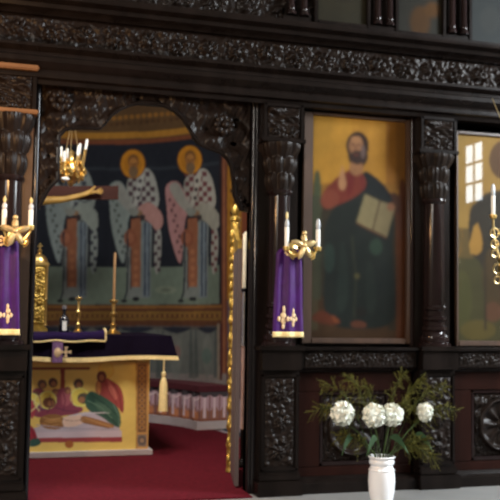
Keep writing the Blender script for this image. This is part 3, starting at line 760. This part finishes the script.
# arch over the doorway
AR = [(.355, 1.93), (.418, 2.06), (.478, 2.13), (.474, 2.30), (.476, 2.42), (.52, 2.475), (.62, 2.492), (.75, 2.497), (.79, 2.545), (.83, 2.60), (.89, 2.646), (.96, 2.68), (1.04, 2.699), (1.12, 2.70), (1.20, 2.69), (1.27, 2.66), (1.33, 2.612), (1.384, 2.535), (1.41, 2.48), (1.45, 2.44), (1.53, 2.409), (1.62, 2.385), (1.665, 2.34), (1.69, 2.29), (1.705, 2.19), (1.715, 2.09), (1.77, 1.98)]
sp = [(.33, 1.93)] + AR + [(1.845, 1.97), (1.845, 2.78), (.33, 2.78)]
MB().prism(sp, -.005, .05).build('arch_board', WOOD, ic)
def infill(X, Z): return inpoly(X, Z, sp)
def arch_pat(U, V):
    d = np.abs(U-.74)
    return np.clip(.75*vine(d+.03, V*1.0, .19, .19, 3)*1.1+.15*fbm(U, V, 26, 6), 0, 1.2)
relief('arch_carving', .34, 1.835, 1.94, 2.77, -.005, .045, arch_pat, CARV, ic, .0085, inside=infill)
MB().tube([(x, -.018, z) for x, z in AR], .016, 8).build('arch_moulding', WOOD, ic)
# rosettes on the spandrels
for rxx, rzz in ((.48, 2.66), (1.62, 2.58)):
    q = MB()
    for i in range(8):
        an = i*pi/4
        q.ball((rxx+.05*cos(an), -.05, rzz+.05*sin(an)), .03, 1, .7, 1, 10, 6)
    q.ball((rxx, -.06, rzz), .028, 1, 1, 1, 10, 6); q.build('rosette', CARV, ic)
# door jambs: rounded glossy posts
def jamb(x0, x1, nm):
    xm = (x0+x1)/2
    q = MB().box((x0, -.02, 0), (x1, .09, 2.745), .004)
    return q.build(nm, WOOD, ic)
jamb(.318, .352, 'left_jamb'); jamb(1.838, 1.875, 'right_jamb')
MB().lathe([(.019, .0), (.019, 2.74)], (.333, -.035, 0), 14).build('jamb_colonnette', LACQ, ic)
MB().lathe([(.024, .0), (.024, 2.2), (.020, 2.22), (.020, 2.74)], (1.872, -.030, 0), 14).build('jamb_colonnette', LACQ, ic)
MB().lathe([(.020, .0), (.020, 2.74)], (1.848, -.028, 0), 14).build('jamb_colonnette', LACQ, ic)

# columns
def column(xc, nm='column', dz=0.0):
    w2 = .146
    body = MB().box((xc-w2, -.06, 1.03), (xc+w2, .03, 2.74), .004).build(nm, WOOD if xc > 1 else FRAMEW, ic)  # left column gets a lighter wood colour that carries the warm light
    blk = MB().box((xc-w2, -.15, 2.49+dz), (xc+w2, -.06, 2.74+dz), .003)
    bo = blk.build('block', WOOD, body)
    for a_, b_ in ((xc-w2-.004, xc-w2+.022), (xc+w2-.022, xc+w2+.004)): MB().box((a_, -.168, 2.49+dz), (b_, -.15, 2.74+dz), .004).build('block_frame', WOOD, body)
    mm = WOOD if xc > 1 else WARMLIT  # left mouldings are coloured as if lit orange
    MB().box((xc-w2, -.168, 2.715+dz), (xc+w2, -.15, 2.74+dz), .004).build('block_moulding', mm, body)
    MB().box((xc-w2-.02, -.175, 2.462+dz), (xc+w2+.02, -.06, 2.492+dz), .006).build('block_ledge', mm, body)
    relief('block_carving', xc-w2+.022, xc+w2-.022, 2.495+dz, 2.715+dz, -.151, .04, lambda U, V: vine(U+.012, V+.002, .125, .11, 12), CARV, body, .006)
    # capital: rows of acanthus leaves around a flaring bell
    nz, nt = 60, 70
    T, Z = np.meshgrid(np.linspace(-pi*.55, pi*.55, nt), np.linspace(0, 1, nz))
    rad = .085+.055*Z**2.2
    leaf = np.zeros_like(T)
    for row, (zb, ph) in enumerate(((.0, 0), (.33, pi/7), (.66, 0))):
        zz = np.clip((Z-zb)/.40, 0, 1); on = (Z >= zb) & (Z <= zb+.42)
        leaf = np.maximum(leaf, on*(np.abs(np.cos(3.5*(T+ph)))**.7)*np.sin(pi*zz)**.8*(.5+.5*zz))
    rad = rad+.035*leaf+.006*np.sin(22*T)*leaf
    grid_obj('capital', xc+rad*np.sin(T), -.06-rad*np.cos(T), 2.12+dz*Z+.34*Z, CARV, body)
    pr = [(.088, 2.125), (.092, 2.11), (.085, 2.095), (.074, 2.085), (.074, 2.06), (.079, 1.7), (.082, 1.45), (.082, 1.33), (.09, 1.32), (.09, 1.30), (.078, 1.29), (.078, 1.255), (.094, 1.245), (.094, 1.225), (.08, 1.21), (.08, 1.185), (.098, 1.175), (.098, 1.15), (.085, 1.135), (.09, 1.115), (.108, 1.10), (.112, 1.08), (.105, 1.06), (.125, 1.05), (.125, 1.03)]
    MB().lathe(pr[::-1], (xc, -.085, 0), 28).build('shaft', SHAFT, body)
    # pedestal below
    pd = MB().box((xc-w2, -.14, .14), (xc+w2, .03, .86), .004).box((xc-w2-.02, -.19, .0), (xc+w2+.02, .03, .10), .006).box((xc-w2-.008, -.165, .10), (xc+w2+.008, .03, .15), .01).build('pedestal', WOOD, ic)
    q = MB()
    for a_, b_ in (((xc-w2+.012, .17), (xc-w2+.03, .83)), ((xc+w2-.03, .17), (xc+w2-.012, .83)), ((xc-w2+.012, .812), (xc+w2-.012, .83)), ((xc-w2+.012, .17), (xc+w2-.012, .188))):
        q.box((a_[0], -.152, a_[1]), (b_[0], -.14, b_[1]), .003)
    q.build('pedestal_frame', WOOD, pd)
    relief('pedestal_carving', xc-.105, xc+.105, .20, .80, -.141, .035, lambda U, V: vine(V, U, .20, .21, 15), CARV, pd, .007)
    MB().box((xc-w2-.02, -.215, .995), (xc+w2+.02, .03, 1.03), .006).box((xc-w2, -.19, .86), (xc+w2, .03, .995), .004).build('pedestal_cap', WOOD, ic)
for xc in (.165, 2.028, 3.252, 4.46): column(xc, dz=.065 if xc < 1 else 0)
MB().box((.0, -.215, 2.808), (.325, -.15, 2.842), .008).build('block_cornice', WARMLIT, ic)  # orange light on this ledge is painted into its colour

# ledge and dado between columns
for a_, b_ in ((-1.2, -.001), (2.194, 3.086), (3.418, 4.312)):
    MB().prism([(.03, .84), (-.08, .84), (-.10, .86), (-.13, .875), (-.13, .99), (-.17, 1.0), (-.175, 1.02), (.03, 1.02)], a_, b_, 'x').build('ledge', WOOD, ic)
    relief('ledge_carving', a_+.02, b_-.02, .882, .985, -.131, .03, lambda U, V: vine(U, V, .11, .103, 21), CARV, ic, .007)
    d = MB().box((a_, -.01, .0), (b_, .03, .84)).build('dado_panel', WOOD, ic)
    wf = .17
    q = MB().box((a_, -.05, .70), (b_, -.01, .84), .006).box((a_, -.05, .10), (b_, -.01, .17), .006).box((a_, -.05, .17), (a_+wf, -.01, .70), .006).box((b_-wf, -.05, .17), (b_, -.01, .70), .006)
    q.build('dado_frame', MAHO, d)
    q = MB()
    A0, B0 = a_+wf, b_-wf
    for p_, r_ in (((A0, .17), (A0+.03, .70)), ((B0-.03, .17), (B0, .70)), ((A0, .67), (B0, .70)), ((A0, .17), (B0, .20))): q.box((p_[0], -.04, p_[1]), (r_[0], -.01, r_[1]), .008)
    q.build('panel_moulding', SHAFT, d)
    xm = (A0+B0)/2
    def medal(U, V, wd=B0-A0-.06):
        x = U-wd/2; y = V-.235; r = np.hypot(x/.20, y/.19); th = np.arctan2(y, x)
        ringm = np.exp(-((r-1)/.10)**2); star = np.clip(1-r, 0, 1)**.4*(.5+.5*np.cos(8*th))*(r > .25)+.9*(r < .24)*np.sqrt(np.clip(1-(r/.24)**2, 0, 1))
        cor = (r > 1.12)*vine(U, V, .12, .11, 31)*.8
        return np.clip(ringm+.8*star+cor, 0, 1.2)
    relief('medallion', A0+.03, B0-.03, .20, .67, -.011, .045, medal, CARV, d, .007)
    MB().prism([(.03, 0), (-.15, 0), (-.15, .07), (-.13, .085), (-.08, .095), (-.06, .105), (.03, .105)], a_, b_, 'x').build('plinth', WOOD, ic)

# ================================================================== ICONS
def framed(name, x0, x1, z0, z1, label, cvs, pm, fr=(.05, .05, .04, .04), fm=FRAMEW, Y=0.0, gl=None):
    t = empty(name, ((x0+x1)/2, Y, z0), label, 'icon')
    MB().box((x0-fr[0], Y-.002, z0-fr[2]), (x1+fr[1], Y+.028, z1+fr[3])).build('backboard', WOOD, t)
    q = MB().box((x0-fr[0], Y-.035, z0-fr[2]), (x0, Y-.002, z1+fr[3]), .006).box((x1, Y-.035, z0-fr[2]), (x1+fr[1], Y-.002, z1+fr[3]), .006)
    q.box((x0, Y-.035, z1), (x1, Y-.002, z1+fr[3]), .006).box((x0, Y-.035, z0-fr[2]), (x1, Y-.002, z0), .006)
    q.build('frame', fm, t)
    grid_obj('painting', cvs.U, np.full_like(cvs.U, Y-.006), cvs.V, pm, t, colors=cvs.C)
    return t
# -- enthroned figure with book
YI = -.006
c = Canvas(2.30, 3.052, 1.083, 2.713, .0052, plane_conv(YI), (58, 48, 32), 2.1)
c.rect(290, 100, 430, 186, (176, 126, 46)); c.rect(313, 112, 352, 182, (186, 136, 50)); c.rect(386, 100, 430, 186, (146, 98, 38))
c.rect(290, 184, 430, 200, (140, 98, 40)); c.rect(396, 112, 406, 190, (112, 74, 32), .7)
c.rect(300, 198, 430, 300, (52, 46, 34)); c.rect(300, 296, 430, 345, (66, 46, 28))
c.rect(396, 196, 408, 345, (86, 48, 26)); c.rect(388, 200, 396, 330, (52, 44, 32)); c.rect(300, 196, 318, 330, (76, 66, 46))
c.poly([(313, 176), (318, 168), (321, 178), (322, 214), (318, 232), (312, 236)], (74, 82, 58)); c.rect(313, 196, 321, 300, (66, 68, 52), .8)
c.poly([(399, 181), (403, 178), (406, 186), (406, 240), (397, 240)], (80, 46, 30)); c.poly([(384, 194), (400, 192), (400, 216), (386, 214)], (70, 44, 32))
c.poly([(363, 169), (374, 176), (385, 187), (391, 198), (394, 215), (392, 255), (397, 298), (394, 326), (360, 330), (330, 326), (322, 302), (326, 262), (322, 234), (330, 212), (345, 198), (358, 188)], (32, 37, 33))
c.poly([(364, 170), (378, 178), (390, 192), (394, 206), (372, 200), (362, 190)], (30, 34, 34))
c.poly([(352, 168), (362, 172), (368, 184), (360, 194), (346, 202), (334, 206), (326, 210), (320, 204), (322, 194), (328, 186), (336, 178), (344, 173)], (116, 50, 38))
c.poly([(322, 194), (330, 188), (338, 192), (340, 202), (330, 210), (321, 206)], (126, 64, 47)); c.poly([(348, 172), (356, 172), (352, 194), (346, 198)], (112, 40, 36))
c.line([(361, 176), (364, 190)], 2, (110, 40, 40))
c.ell(357.5, 146, 11.5, 14.5, (50, 34, 26)); c.ell(358, 156, 10, 12, (52, 36, 28)); c.poly([(350, 160), (362, 160), (364, 172), (356, 177), (349, 172)], (156, 110, 74))
c.ell(356, 146, 7.4, 9.6, (150, 106, 74)); c.ell(357.5, 157.5, 7.6, 7, (58, 42, 36)); c.ell(363, 152, 2.4, 7, (104, 84, 78)); c.ell(356, 139.5, 5.6, 3.4, (164, 118, 80))
c.line([(351.5, 144.5), (354.6, 144.5)], 1.2, (70, 44, 34)); c.line([(358, 144.5), (361, 144.5)], 1.2, (70, 44, 34)); c.line([(356, 145), (355.6, 151)], 1.2, (118, 78, 56)); c.line([(353.6, 155), (358.6, 155)], 1.1, (120, 62, 50))
c.poly([(340, 172), (343, 168), (345, 176), (347, 186), (342, 192), (338, 186)], (176, 128, 90)); c.line([(342.5, 166), (343.5, 176)], 1.8, (176, 128, 90))
c.poly([(365, 194), (380, 201), (372.5, 230), (356.5, 222)], (134, 122, 88), 0); c.poly([(380, 201), (395.5, 206), (387, 237), (372.5, 230)], (126, 113, 82), 0)
c.line([(380, 200), (372.3, 231)], 1.8, (84, 68, 48)); c.line([(356, 222.5), (372, 231), (387, 238)], 1.6, (92, 58, 40))
c.ell(391, 207, 4, 4, (132, 90, 64))
c.ell(329, 258, 6, 15, (58, 80, 70), a=.35); c.ell(376, 247, 6.5, 8.5, (62, 86, 68), a=.45); c.poly([(340, 240), (346, 244), (350, 300), (340, 318), (336, 300)], (48, 60, 52), a=.35); c.poly([(366, 260), (374, 262), (378, 310), (366, 318)], (46, 56, 48), a=.35)
c.line([(352, 236), (356, 280), (354, 318)], 2, (70, 72, 52), .4); c.ell(357, 276, 3, 3, (96, 88, 54), a=.7)
c.poly([(311, 316), (322, 309), (334, 318), (343, 323), (330, 325), (312, 321)], (92, 46, 29)); c.poly([(330, 313), (342, 322), (334, 324)], (118, 62, 36))
c.poly([(350, 322), (358, 320), (367, 323), (366, 328), (352, 328)], (96, 56, 40)); c.ell(361, 312, 6, 5, (34, 32, 28))
c.blur(7); c.mottle(.16, 7, 40); c.mottle(.05, 45, 41)
framed('icon', 2.30, 3.052, 1.083, 2.713, 'large icon of a bearded figure in red and dark green holding an open book', c, PRINT, fr=(.075, .035, .04, .02), Y=0)
# pale inner bead down the right of that icon
MB().lathe([(.016, 1.03), (.016, 2.74)], (3.098, -.03, 0), 12).build('bead_moulding', SHAFT, ic)
# -- second icon, glazed
c = Canvas(3.49, 4.25, 1.07, 2.66, .0055, plane_conv(YI), (72, 62, 36), 2.0)
c.rect(440, 100, 620, 232, (150, 116, 56)); c.rect(440, 100, 468, 240, (156, 122, 60)); c.rect(440, 228, 620, 262, (96, 78, 42))
c.rect(440, 258, 620, 345, (66, 62, 34)); c.ell(462, 300, 10, 30, (72, 70, 36)); c.ell(478, 330, 18, 10, (88, 76, 36))
c.poly([(468, 210), (478, 200), (490, 190), (540, 190), (540, 300), (488, 300), (482, 262), (470, 255)], (48, 42, 32))
c.ell(505, 160, 16, 20, (88, 62, 38)); c.poly([(467, 254), (476, 217), (483, 240), (481, 255)], (164, 122, 54), 1)
c.poly([(484, 250), (505, 240), (520, 300), (490, 312), (482, 290)], (70, 54, 30)); c.ell(493, 312, 9, 10, (92, 60, 40)); c.rect(484, 256, 486.5, 330, (54, 44, 28))
c.blur(5); c.mottle(.14, 8, 50)
framed('icon', 3.49, 4.25, 1.07, 2.66, 'glazed icon at the right edge with a bright window mirrored in its glass', c, PRINTG, fr=(.02, .05, .04, .02))
# -- small upper icons
def small_icon(x0, x1, base, blots, label, seed, z0=3.41):
    c = Canvas(x0, x1, z0, 4.0, .01, plane_conv(-.055), base, 4.5)
    for b_ in blots: c.ell(*b_)
    c.blur(4); c.mottle(.12, 10, seed)
    framed('upper_icon', x0, x1, z0, 4.0, label, c, PRINT, fr=(.03, .03, .03, .03), fm=WOOD, Y=-.05)
small_icon(2.31, 2.70, (72, 66, 46), [(345, -10, 14, 12, (60, 54, 40))], 'leftmost visible small icon in the upper tier, dull olive', 61)
small_icon(2.96, 3.33, (62, 60, 50), [(420, 22, 10, 16, (108, 72, 30)), (432, 10, 8, 8, (120, 80, 32))], 'small upper tier icon with an ochre smudge, middle of three', 62, 3.40)
small_icon(3.585, 3.95, (72, 78, 78), [(490, 20, 10, 14, (82, 86, 84))], 'small bluish grey icon at the top right corner of the upper tier', 63, 3.375)

# ================================================================== SCONCES and purple cloths
def bulb_candle(x, y, zb, zt, par, tip):
    s_ = MB().lathe([(.012, -.03), (.022, -.025), (.026, -.008), (.026, 0), (.016, .003), (.012, .004)], (x, y, zb), 14).build('drip_pan', GOLD, par)
    hs = (zt-zb)*(.55 if tip else .62)
    MB().lathe([(.015, 0), (.0155, hs)], (x, y, zb), 14).build('candle_sleeve', WAX, s_)
    z1 = zt if not tip else zb+(zt-zb)*.78
    MB().lathe([(.012, hs), (.0165, hs+(z1-zb-hs)*.4), (.014, hs+(z1-zb-hs)*.75), (.007, z1-zb)], (x, y, zb), 14).build('bulb', BULB, s_)
    if tip: MB().lathe([(.007, z1-zb), (.012, z1-zb+.02), (.008, zt-zb-.012), (.002, zt-zb)], (x, y, zb), 10).build('flame_tip', TIP, s_)
def scroll_pts(c, r0_, r1_, a0, a1, n=20):
    return [(c[0]+(r0_+(r1_-r0_)*k/n)*cos(a0+(a1-a0)*k/n), c[1], c[2]+(r0_+(r1_-r0_)*k/n)*sin(a0+(a1-a0)*k/n)) for k in range(n+1)]
def sconce(xc, y, zc, dl, dr, label, yb=-.16):
    t = empty('wall_sconce', (xc, yb, zc), label, 'sconce')
    q = MB().lathe([(.001, 0), (.035, 0), (.04, .008), (.025, .016), (.012, .02), (.001, .022)], (0, 0, 0), 16)
    for v in q.bm.verts: v.co = Vector((xc+v.co.x, yb-v.co.z, zc-.02+v.co.y*1.5))
    q.build('back_plate', GOLD, t)
    q = MB()
    q.tube([(xc, yb-.01, zc-.03), (xc, yb-.07, zc-.06), (xc, y+.03, zc-.055), (xc, y, zc-.03)], .009, 8)
    for s, dx, dz in dl and ((-1, dl[0], dl[1]), (1, dr[0], dr[1])):
        pts = []
        for k in range(13):
            tt = k/12; pts.append((xc+dx*tt, y, zc-.03-.045*sin(pi*tt)+(dz+.005)*tt))
        q.tube(pts, .008, 8)
        q.tube(scroll_pts((xc+dx*.55, y, zc-.06), .032, .006, -pi/2, -pi/2+s*3.6*pi), .0055, 6)
    q.build('arms', GOLD, t)
    # cross shaped leafy ornament
    q = MB()
    for an, ln in ((pi*.5, .085), (pi*.90, .095), (pi*.10, .095), (pi*1.38, .10), (pi*1.68, .09)):
        ex = (xc+ln*cos(an), y-.02, zc+ln*sin(an))
        q.tube([(xc, y-.02, zc), (xc+ln*.4*cos(an), y-.028, zc+ln*.4*sin(an)), (xc+ln*.75*cos(an), y-.02, zc+ln*.75*sin(an)), ex], [.014, .022, .020, .004], 8)
    q.ball((xc, y-.032, zc), .018); q.ball((xc, y-.03, zc+.085), .017)
    q.build('leaf_ornament', mat('pale_gilt', (.55, .41, .20), .45, metal=.7, var=.2, scale=30), t)
    return t
s1 = sconce(2.10, -.38, 1.715, (-.116, .005), (.110, .012), 'gold two candle sconce on the column left of the bearded figure icon')
bulb_candle(1.984, -.38, 1.705, 1.945, s1, True); bulb_candle(2.21, -.38, 1.71, 1.905, s1, False)
s2 = sconce(.20, -.38, 1.735, (-.066, .030), (.096, .040), 'gold two candle sconce at the left edge of the picture')
bulb_candle(.133, -.38, 1.765, 1.955, s2, True); bulb_candle(.293, -.38, 1.775, 1.955, s2, True)

def hanging_cloth(x0, x1, xb0, xb1, zt, zb, y, label):
    t = empty('sconce_cloth', ((x0+x1)/2, y, zb), label, 'cloth')
    nu_, nv_ = 40, 50
    U, V = np.meshgrid(np.linspace(0, 1, nu_), np.linspace(0, 1, nv_))
    xl = x0+(xb0-x0)*V; xr = x1+(xb1-x1)*V
    rnd = np.clip(V/.06, 0, 1)**.5
    X = (xl+xr)/2+(U-.5)*(xr-xl)*(.55+.45*rnd); Z = zt-(zt-zb)*V
    Yv = y-.012*np.sin(U*2.3*2*pi+.6)*(1-.5*V)-.03*np.sin(pi*U)*(1-.6*V)-.004*np.sin(9*V+5*U)
    o = thick('cloth', X, Yv, Z, PURPLE, t, .006)
    j = int(nv_*.925)
    thick('fringe', X[j:], Yv[j:]-.006, Z[j:], FRINGE, o, .006)
    # embroidered motifs: a leafy cross and a smaller sprig
    q = MB(); w_ = xb1-xb0; h_ = zt-zb
    def surf(u_, v_):
        iu = min(nu_-1, max(0, int(u_*(nu_-1)))); iv = min(nv_-1, max(0, int(v_*(nv_-1)))); return Vector((X[iv, iu], Yv[iv, iu]-.006, Z[iv, iu]))
    for (uc, sz) in ((.34, 1.0), (.68, .8)):
        for du, dv_, rx_, rz_ in ((0, -.055, .6, 1.2), (0, -.02, 1.25, .9), (0, .02, 1.0, 1.1), (0, .055, .6, .9), (-.09, 0, .6, .8), (.09, 0, .6, .8)):
            p = surf(uc+du*1.5*sz, .80+dv_*1.6*sz); q.ball(p, .019*sz, rx_, .35, rz_*1.25, 10, 6)
        q.build('embroidered_motif', GOLDTHREAD, o); q = MB()
    for k in range(9):
        an = 2*pi*k/9; p = surf(.48, .045); q.ball((p.x-.01+.026*cos(an), p.y-.012, p.z+.026*sin(an)), .009, 1, .6, 1, 8, 6)
    q.ball((surf(.48, .045).x-.01, surf(.48, .045).y-.014, surf(.48, .045).z), .012, 1, .6, 1, 8, 6); q.build('gold_rosette', GOLDTHREAD, o)
    return t
hanging_cloth(1.935, 2.112, 1.91, 2.133, 1.70, 1.093, -.31, 'purple cloth with gold fringe hanging below the sconce left of the bearded figure icon')
hanging_cloth(.04, .225, .03, .252, 1.70, 1.093, -.31, 'purple cloth with gold fringe hanging at the left edge of the picture')

# hanging oil lamp before the glazed icon (right edge)
lx, ly = 3.665, -.42
ol = empty('hanging_oil_lamp', (lx, ly, 1.45), 'brass hanging lamp with candle and looped chains at the right edge', 'hanging lamp')
MB().lathe([(.006, 1.46), (.02, 1.475), (.012, 1.50), (.05, 1.54), (.07, 1.60), (.062, 1.65), (.075, 1.67), (.06, 1.68)], (lx, ly, 0), 20).build('bowl', BRASS, ol)
q = MB()
for an in (pi, pi*5/3, pi/3):
    ex, ey = lx+.115*cos(an), ly+.115*sin(an)
    q.tube([(lx+.06*cos(an), ly+.06*sin(an), 1.67), (lx+.10*cos(an), ly+.10*sin(an), 1.78), (ex, ey, 1.90), (ex, ey, 1.975)], .008, 8)
    for zc_, rr in ((1.86, .034), (1.78, .03), (1.71, .026), (1.60, .034), (1.52, .026)):
        cxk, cyk = lx+(.105 if zc_ > 1.65 else .085)*cos(an), ly+(.105 if zc_ > 1.65 else .085)*sin(an)
        q.tube([(cxk+rr*cos(2*pi*k/14)*cos(an), cyk+rr*cos(2*pi*k/14)*sin(an)-.004, zc_+rr*sin(2*pi*k/14)) for k in range(14)], .006, 6, closed=True)
q.build('looped_arms', BRASS, ol)
for an in (pi, pi*5/3, pi/3):
    ex, ey = lx+.115*cos(an), ly+.115*sin(an)
    bulb_candle(ex, ey, 1.99, 2.215, ol, False)
MB().tube([(lx, ly, 1.68), (lx, ly, 2.6), (lx, -.23, 2.9)], .003, 6).build('chain', BRASS, ol)

# ================================================================== VASE with flowers
vx, vy = 2.497, -.8
vs = empty('vase', (vx, vy, 0), 'white glazed vase holding white flowers, on the floor before the screen', 'vase')
pr = [(.055, 0), (.062, .01), (.060, .03), (.070, .07), (.082, .14), (.086, .20), (.083, .25), (.075, .285), (.068, .298), (.078, .306), (.082, .318), (.079, .33), (.076, .335), (.083, .343), (.088, .352), (.084, .357), (.074, .352), (.066, .30), (.068, .2), (.05, .03), (.001, .028)]
MB().lathe(pr, (vx, vy, 0), 40, cap=False).lathe([(.0005, .001), (.055, .001)], (vx, vy, 0), 40, cap=False).build('vessel', CERAM, vs)
q = MB()
for z in (.06, .27): q.tube([(vx+(.068 if z < .1 else .0805)*cos(2*pi*k/40), vy+(.068 if z < .1 else .0805)*sin(2*pi*k/40), z) for k in range(40)], .004, 6, closed=True)
q.build('moulded_rings', CERAM, vs)
def bloom(px, py, r, label, Y=-.83, squash=1, seed=0):
    p = at(px, py, Y); g_ = random.Random(seed)
    t = empty('white_flower', (vx+(p.x-vx)*.08, vy, .30), label, 'flower', 'white blooms in the vase')
    q = MB(); N = 150
    for i in range(N):
        zc_ = 1-2*(i+.5)/N; ph = i*2.39996
        d = Vector((math.sqrt(1-zc_*zc_)*cos(ph), math.sqrt(1-zc_*zc_)*sin(ph), zc_))
        c_ = p+Vector((d.x*r*squash, d.y*r*.9, d.z*r))*g_.uniform(.70, .84)
        sd = d.cross(Vector((g_.uniform(-1, 1), g_.uniform(-1, 1), g_.uniform(-1, 1)))).normalized(); u2 = d.cross(sd)
        L_ = r*.42; W_ = r*.30; b = q.bm; tip = d*r*.20
        vsx = [b.verts.new(c_-u2*L_*.5-d*r*.12), b.verts.new(c_-sd*W_), b.verts.new(c_+u2*L_*.6+tip), b.verts.new(c_+sd*W_)]
        mid = b.verts.new(c_+d*r*.03)
        for a_, b_ in ((0, 1), (1, 2), (2, 3), (3, 0)): b.faces.new((vsx[a_], vsx[b_], mid))
    q.ball(p, r*.78, squash, .9, 1, 14, 10)
    q.build('bloom', PETAL, t)
    MB().tube([(vx+(p.x-vx)*.08, vy, .06), (vx+(p.x-vx)*.16, vy-.005, .36), (vx+(p.x-vx)*.6, (vy+Y)/2, .36+(p.z-.36)*.55), (p.x, p.y+.02, p.z-r*.5)], .005, 6).build('stem', STEM, t)
    lp = Vector((vx+(p.x-vx)*.75, Y, .36+(p.z-.36)*.45)); q = MB(); b = q.bm
    dirx = 1 if p.x > vx else -1
    ctr = [lp+Vector((dirx*.02*k, -.012*k, -.006*k*k+.01*k)) for k in range(6)]; wd = [.004, .02, .028, .026, .016, .002]
    Lr = [b.verts.new(c0+Vector((0, 0, w_))) for c0, w_ in zip(ctr, wd)]; Rr = [b.verts.new(c0-Vector((0, .01, w_))) for c0, w_ in zip(ctr, wd)]
    for k in range(5): b.faces.new((Lr[k], Lr[k+1], Rr[k+1], Rr[k]))
    q.build('leaf', LEAF, t)
bloom(342.5, 413.5, .083, 'white bloom farthest left in the vase, beside the mahogany panel', Y=-.82, squash=.95, seed=1)
bloom(374, 415.5, .080, 'white bloom left of the touching pair above the vase mouth', Y=-.86, seed=2)
bloom(392, 415, .078, 'white bloom right of the touching pair above the vase mouth', Y=-.83, seed=3)
bloom(425, 412, .066, 'smallest white bloom farthest right in the vase', Y=-.80, squash=.85, seed=4)

def fern(pxt, pyt, Y, label, seed, sag=.03, dens=24):
    g_ = random.Random(seed); p1 = at(pxt, pyt, Y); p0 = Vector((vx+(p1.x-vx)*.06, vy+(Y-vy)*.2, .12)); pm = Vector((vx+(p1.x-vx)*.16, vy+(Y-vy)*.4, .36))
    t = empty('fern_sprig', p0, label, 'fern', 'feathery fern sprigs in the vase')
    p2 = Vector((pm.x+(p1.x-pm.x)*.45, (pm.y+p1.y)/2, max(pm.z+(p1.z-pm.z)*.7, p1.z-.02)+sag))
    def bz(s):
        if s < .15: return p0.lerp(pm, s/.15)
        s = (s-.15)/.85; return pm*(1-s)**2+p2*2*s*(1-s)+p1*s*s
    MB().tube([bz(k/20) for k in range(21)], [.0035*(1-.7*k/20) for k in range(21)], 5).build('stem', STEM, t)
    q = MB(); b = q.bm
    for i in range(dens):
        s = .40+.60*i/dens; base = bz(s); tg = (bz(min(1, s+.02))-bz(s-.02)).normalized()
        for sd in (-1, 1):
            out = (tg*g_.uniform(.4, .9)+Vector((g_.uniform(-.7, .7), g_.uniform(-.6, .6), sd*g_.uniform(.2, 1)))).normalized()
            ln = g_.uniform(.05, .115)*(1.15-s*.5)
            for k in range(9):
                bp = base+out*ln*(k+1)/9-Vector((0, 0, .018*((k+1)/9)**2))
                for kk in range(3):
                    nd = Vector((g_.uniform(-1, 1), g_.uniform(-1, 1), g_.uniform(-.8, 1))).normalized()*g_.uniform(.010, .020)+out*.006
                    sdv = nd.cross(out).normalized()*.0016
                    b.faces.new((b.verts.new(bp-sdv), b.verts.new(bp+sdv), b.verts.new(bp+nd)))
            e_ = base+out*ln; sv = out.orthogonal().normalized()*.0011
            b.faces.new((b.verts.new(base-sv), b.verts.new(base+sv), b.verts.new(e_-Vector((0, 0, .018)))))
    q.build('fronds', FERN, t)
FE = [(312, 412, -.72, 'fern sprig drooping lowest at the far left of the bouquet', .13), (322, 386, -.68, 'fern sprig arching left above the leftmost white bloom', .07), (346, 378, -.76, 'fern sprig rising behind the leftmost white bloom', .04),
      (366, 386, -.7, 'fern sprig reaching up left of centre behind the blooms', .02), (404, 374, -.66, 'tallest upright fern sprig right of centre', .0), (425, 380, -.7, 'fern sprig reaching up above the rightmost white bloom', .03),
      (446, 388, -.74, 'fern sprig arching right past the rightmost white bloom', .06), (457, 411, -.78, 'fern sprig drooping at the far right of the bouquet', .11), (428, 440, -.84, 'short fern sprig low under the rightmost white bloom', .04), (338, 436, -.80, 'short fern sprig low under the leftmost white bloom', .03), (408, 402, -.78, 'fern sprig between the paired blooms and the rightmost bloom', .0), (436, 462, -.86, 'fern sprig hanging lowest at the right near the vase', .16)]
for i, (a_, b_, Y, lb, sg) in enumerate(FE): fern(a_, b_, Y, lb, 100+i, sg)

# ================================================================== LIGHT
def area(name, loc, target, size, power, color, sy=None):
    l = bpy.data.lights.new(name, 'AREA'); l.size = size; l.energy = power; l.color = color
    if sy: l.shape = 'RECTANGLE'; l.size_y = sy
    o = bpy.data.objects.new(name, l); col.objects.link(o); o.location = loc
    o.rotation_euler = (Vector(target)-Vector(loc)).to_track_quat('-Z', 'Y').to_euler(); return o
def point(name, loc, power, color, r=.05):
    l = bpy.data.lights.new(name, 'POINT'); l.energy = power; l.color = color; l.shadow_soft_size = r
    o = bpy.data.objects.new(name, l); col.objects.link(o); o.location = loc; return o
area('nave_daylight', (7.3, -2.9, 4.0), (1.8, -.2, 1.0), 1.6, 800, (.88, .95, 1), 2.0)
area('nave_fill_left', (-4.6, -7.5, 4.2), (1.5, 0, 1.2), 1.2, 480, (1, .93, .84), 1.8)  # added fill from the left to even out the screen, no window there
point('oil_lamp_light', (-.15, -1.5, 2.3), 80, (1, .52, .20), .06)
area('sanctuary_window_light', (-1.2, 1.2, 3.7), (1.6, 4.0, 1.0), .8, 22, (.95, .97, 1), 1.2)
area('sanctuary_lamp_light', (1.2, .35, 3.9), (.9, 2.2, .3), .9, 150, (1, .95, .90))
W = bpy.data.worlds.new('world'); sc.world = W; W.use_nodes = True
W.node_tree.nodes['Background'].inputs[0].default_value = (.6, .7, .8, 1); W.node_tree.nodes['Background'].inputs[1].default_value = .05
sc.view_settings.view_transform = 'Standard'; sc.view_settings.look = 'None'; sc.view_settings.exposure = 0; sc.view_settings.gamma = 1
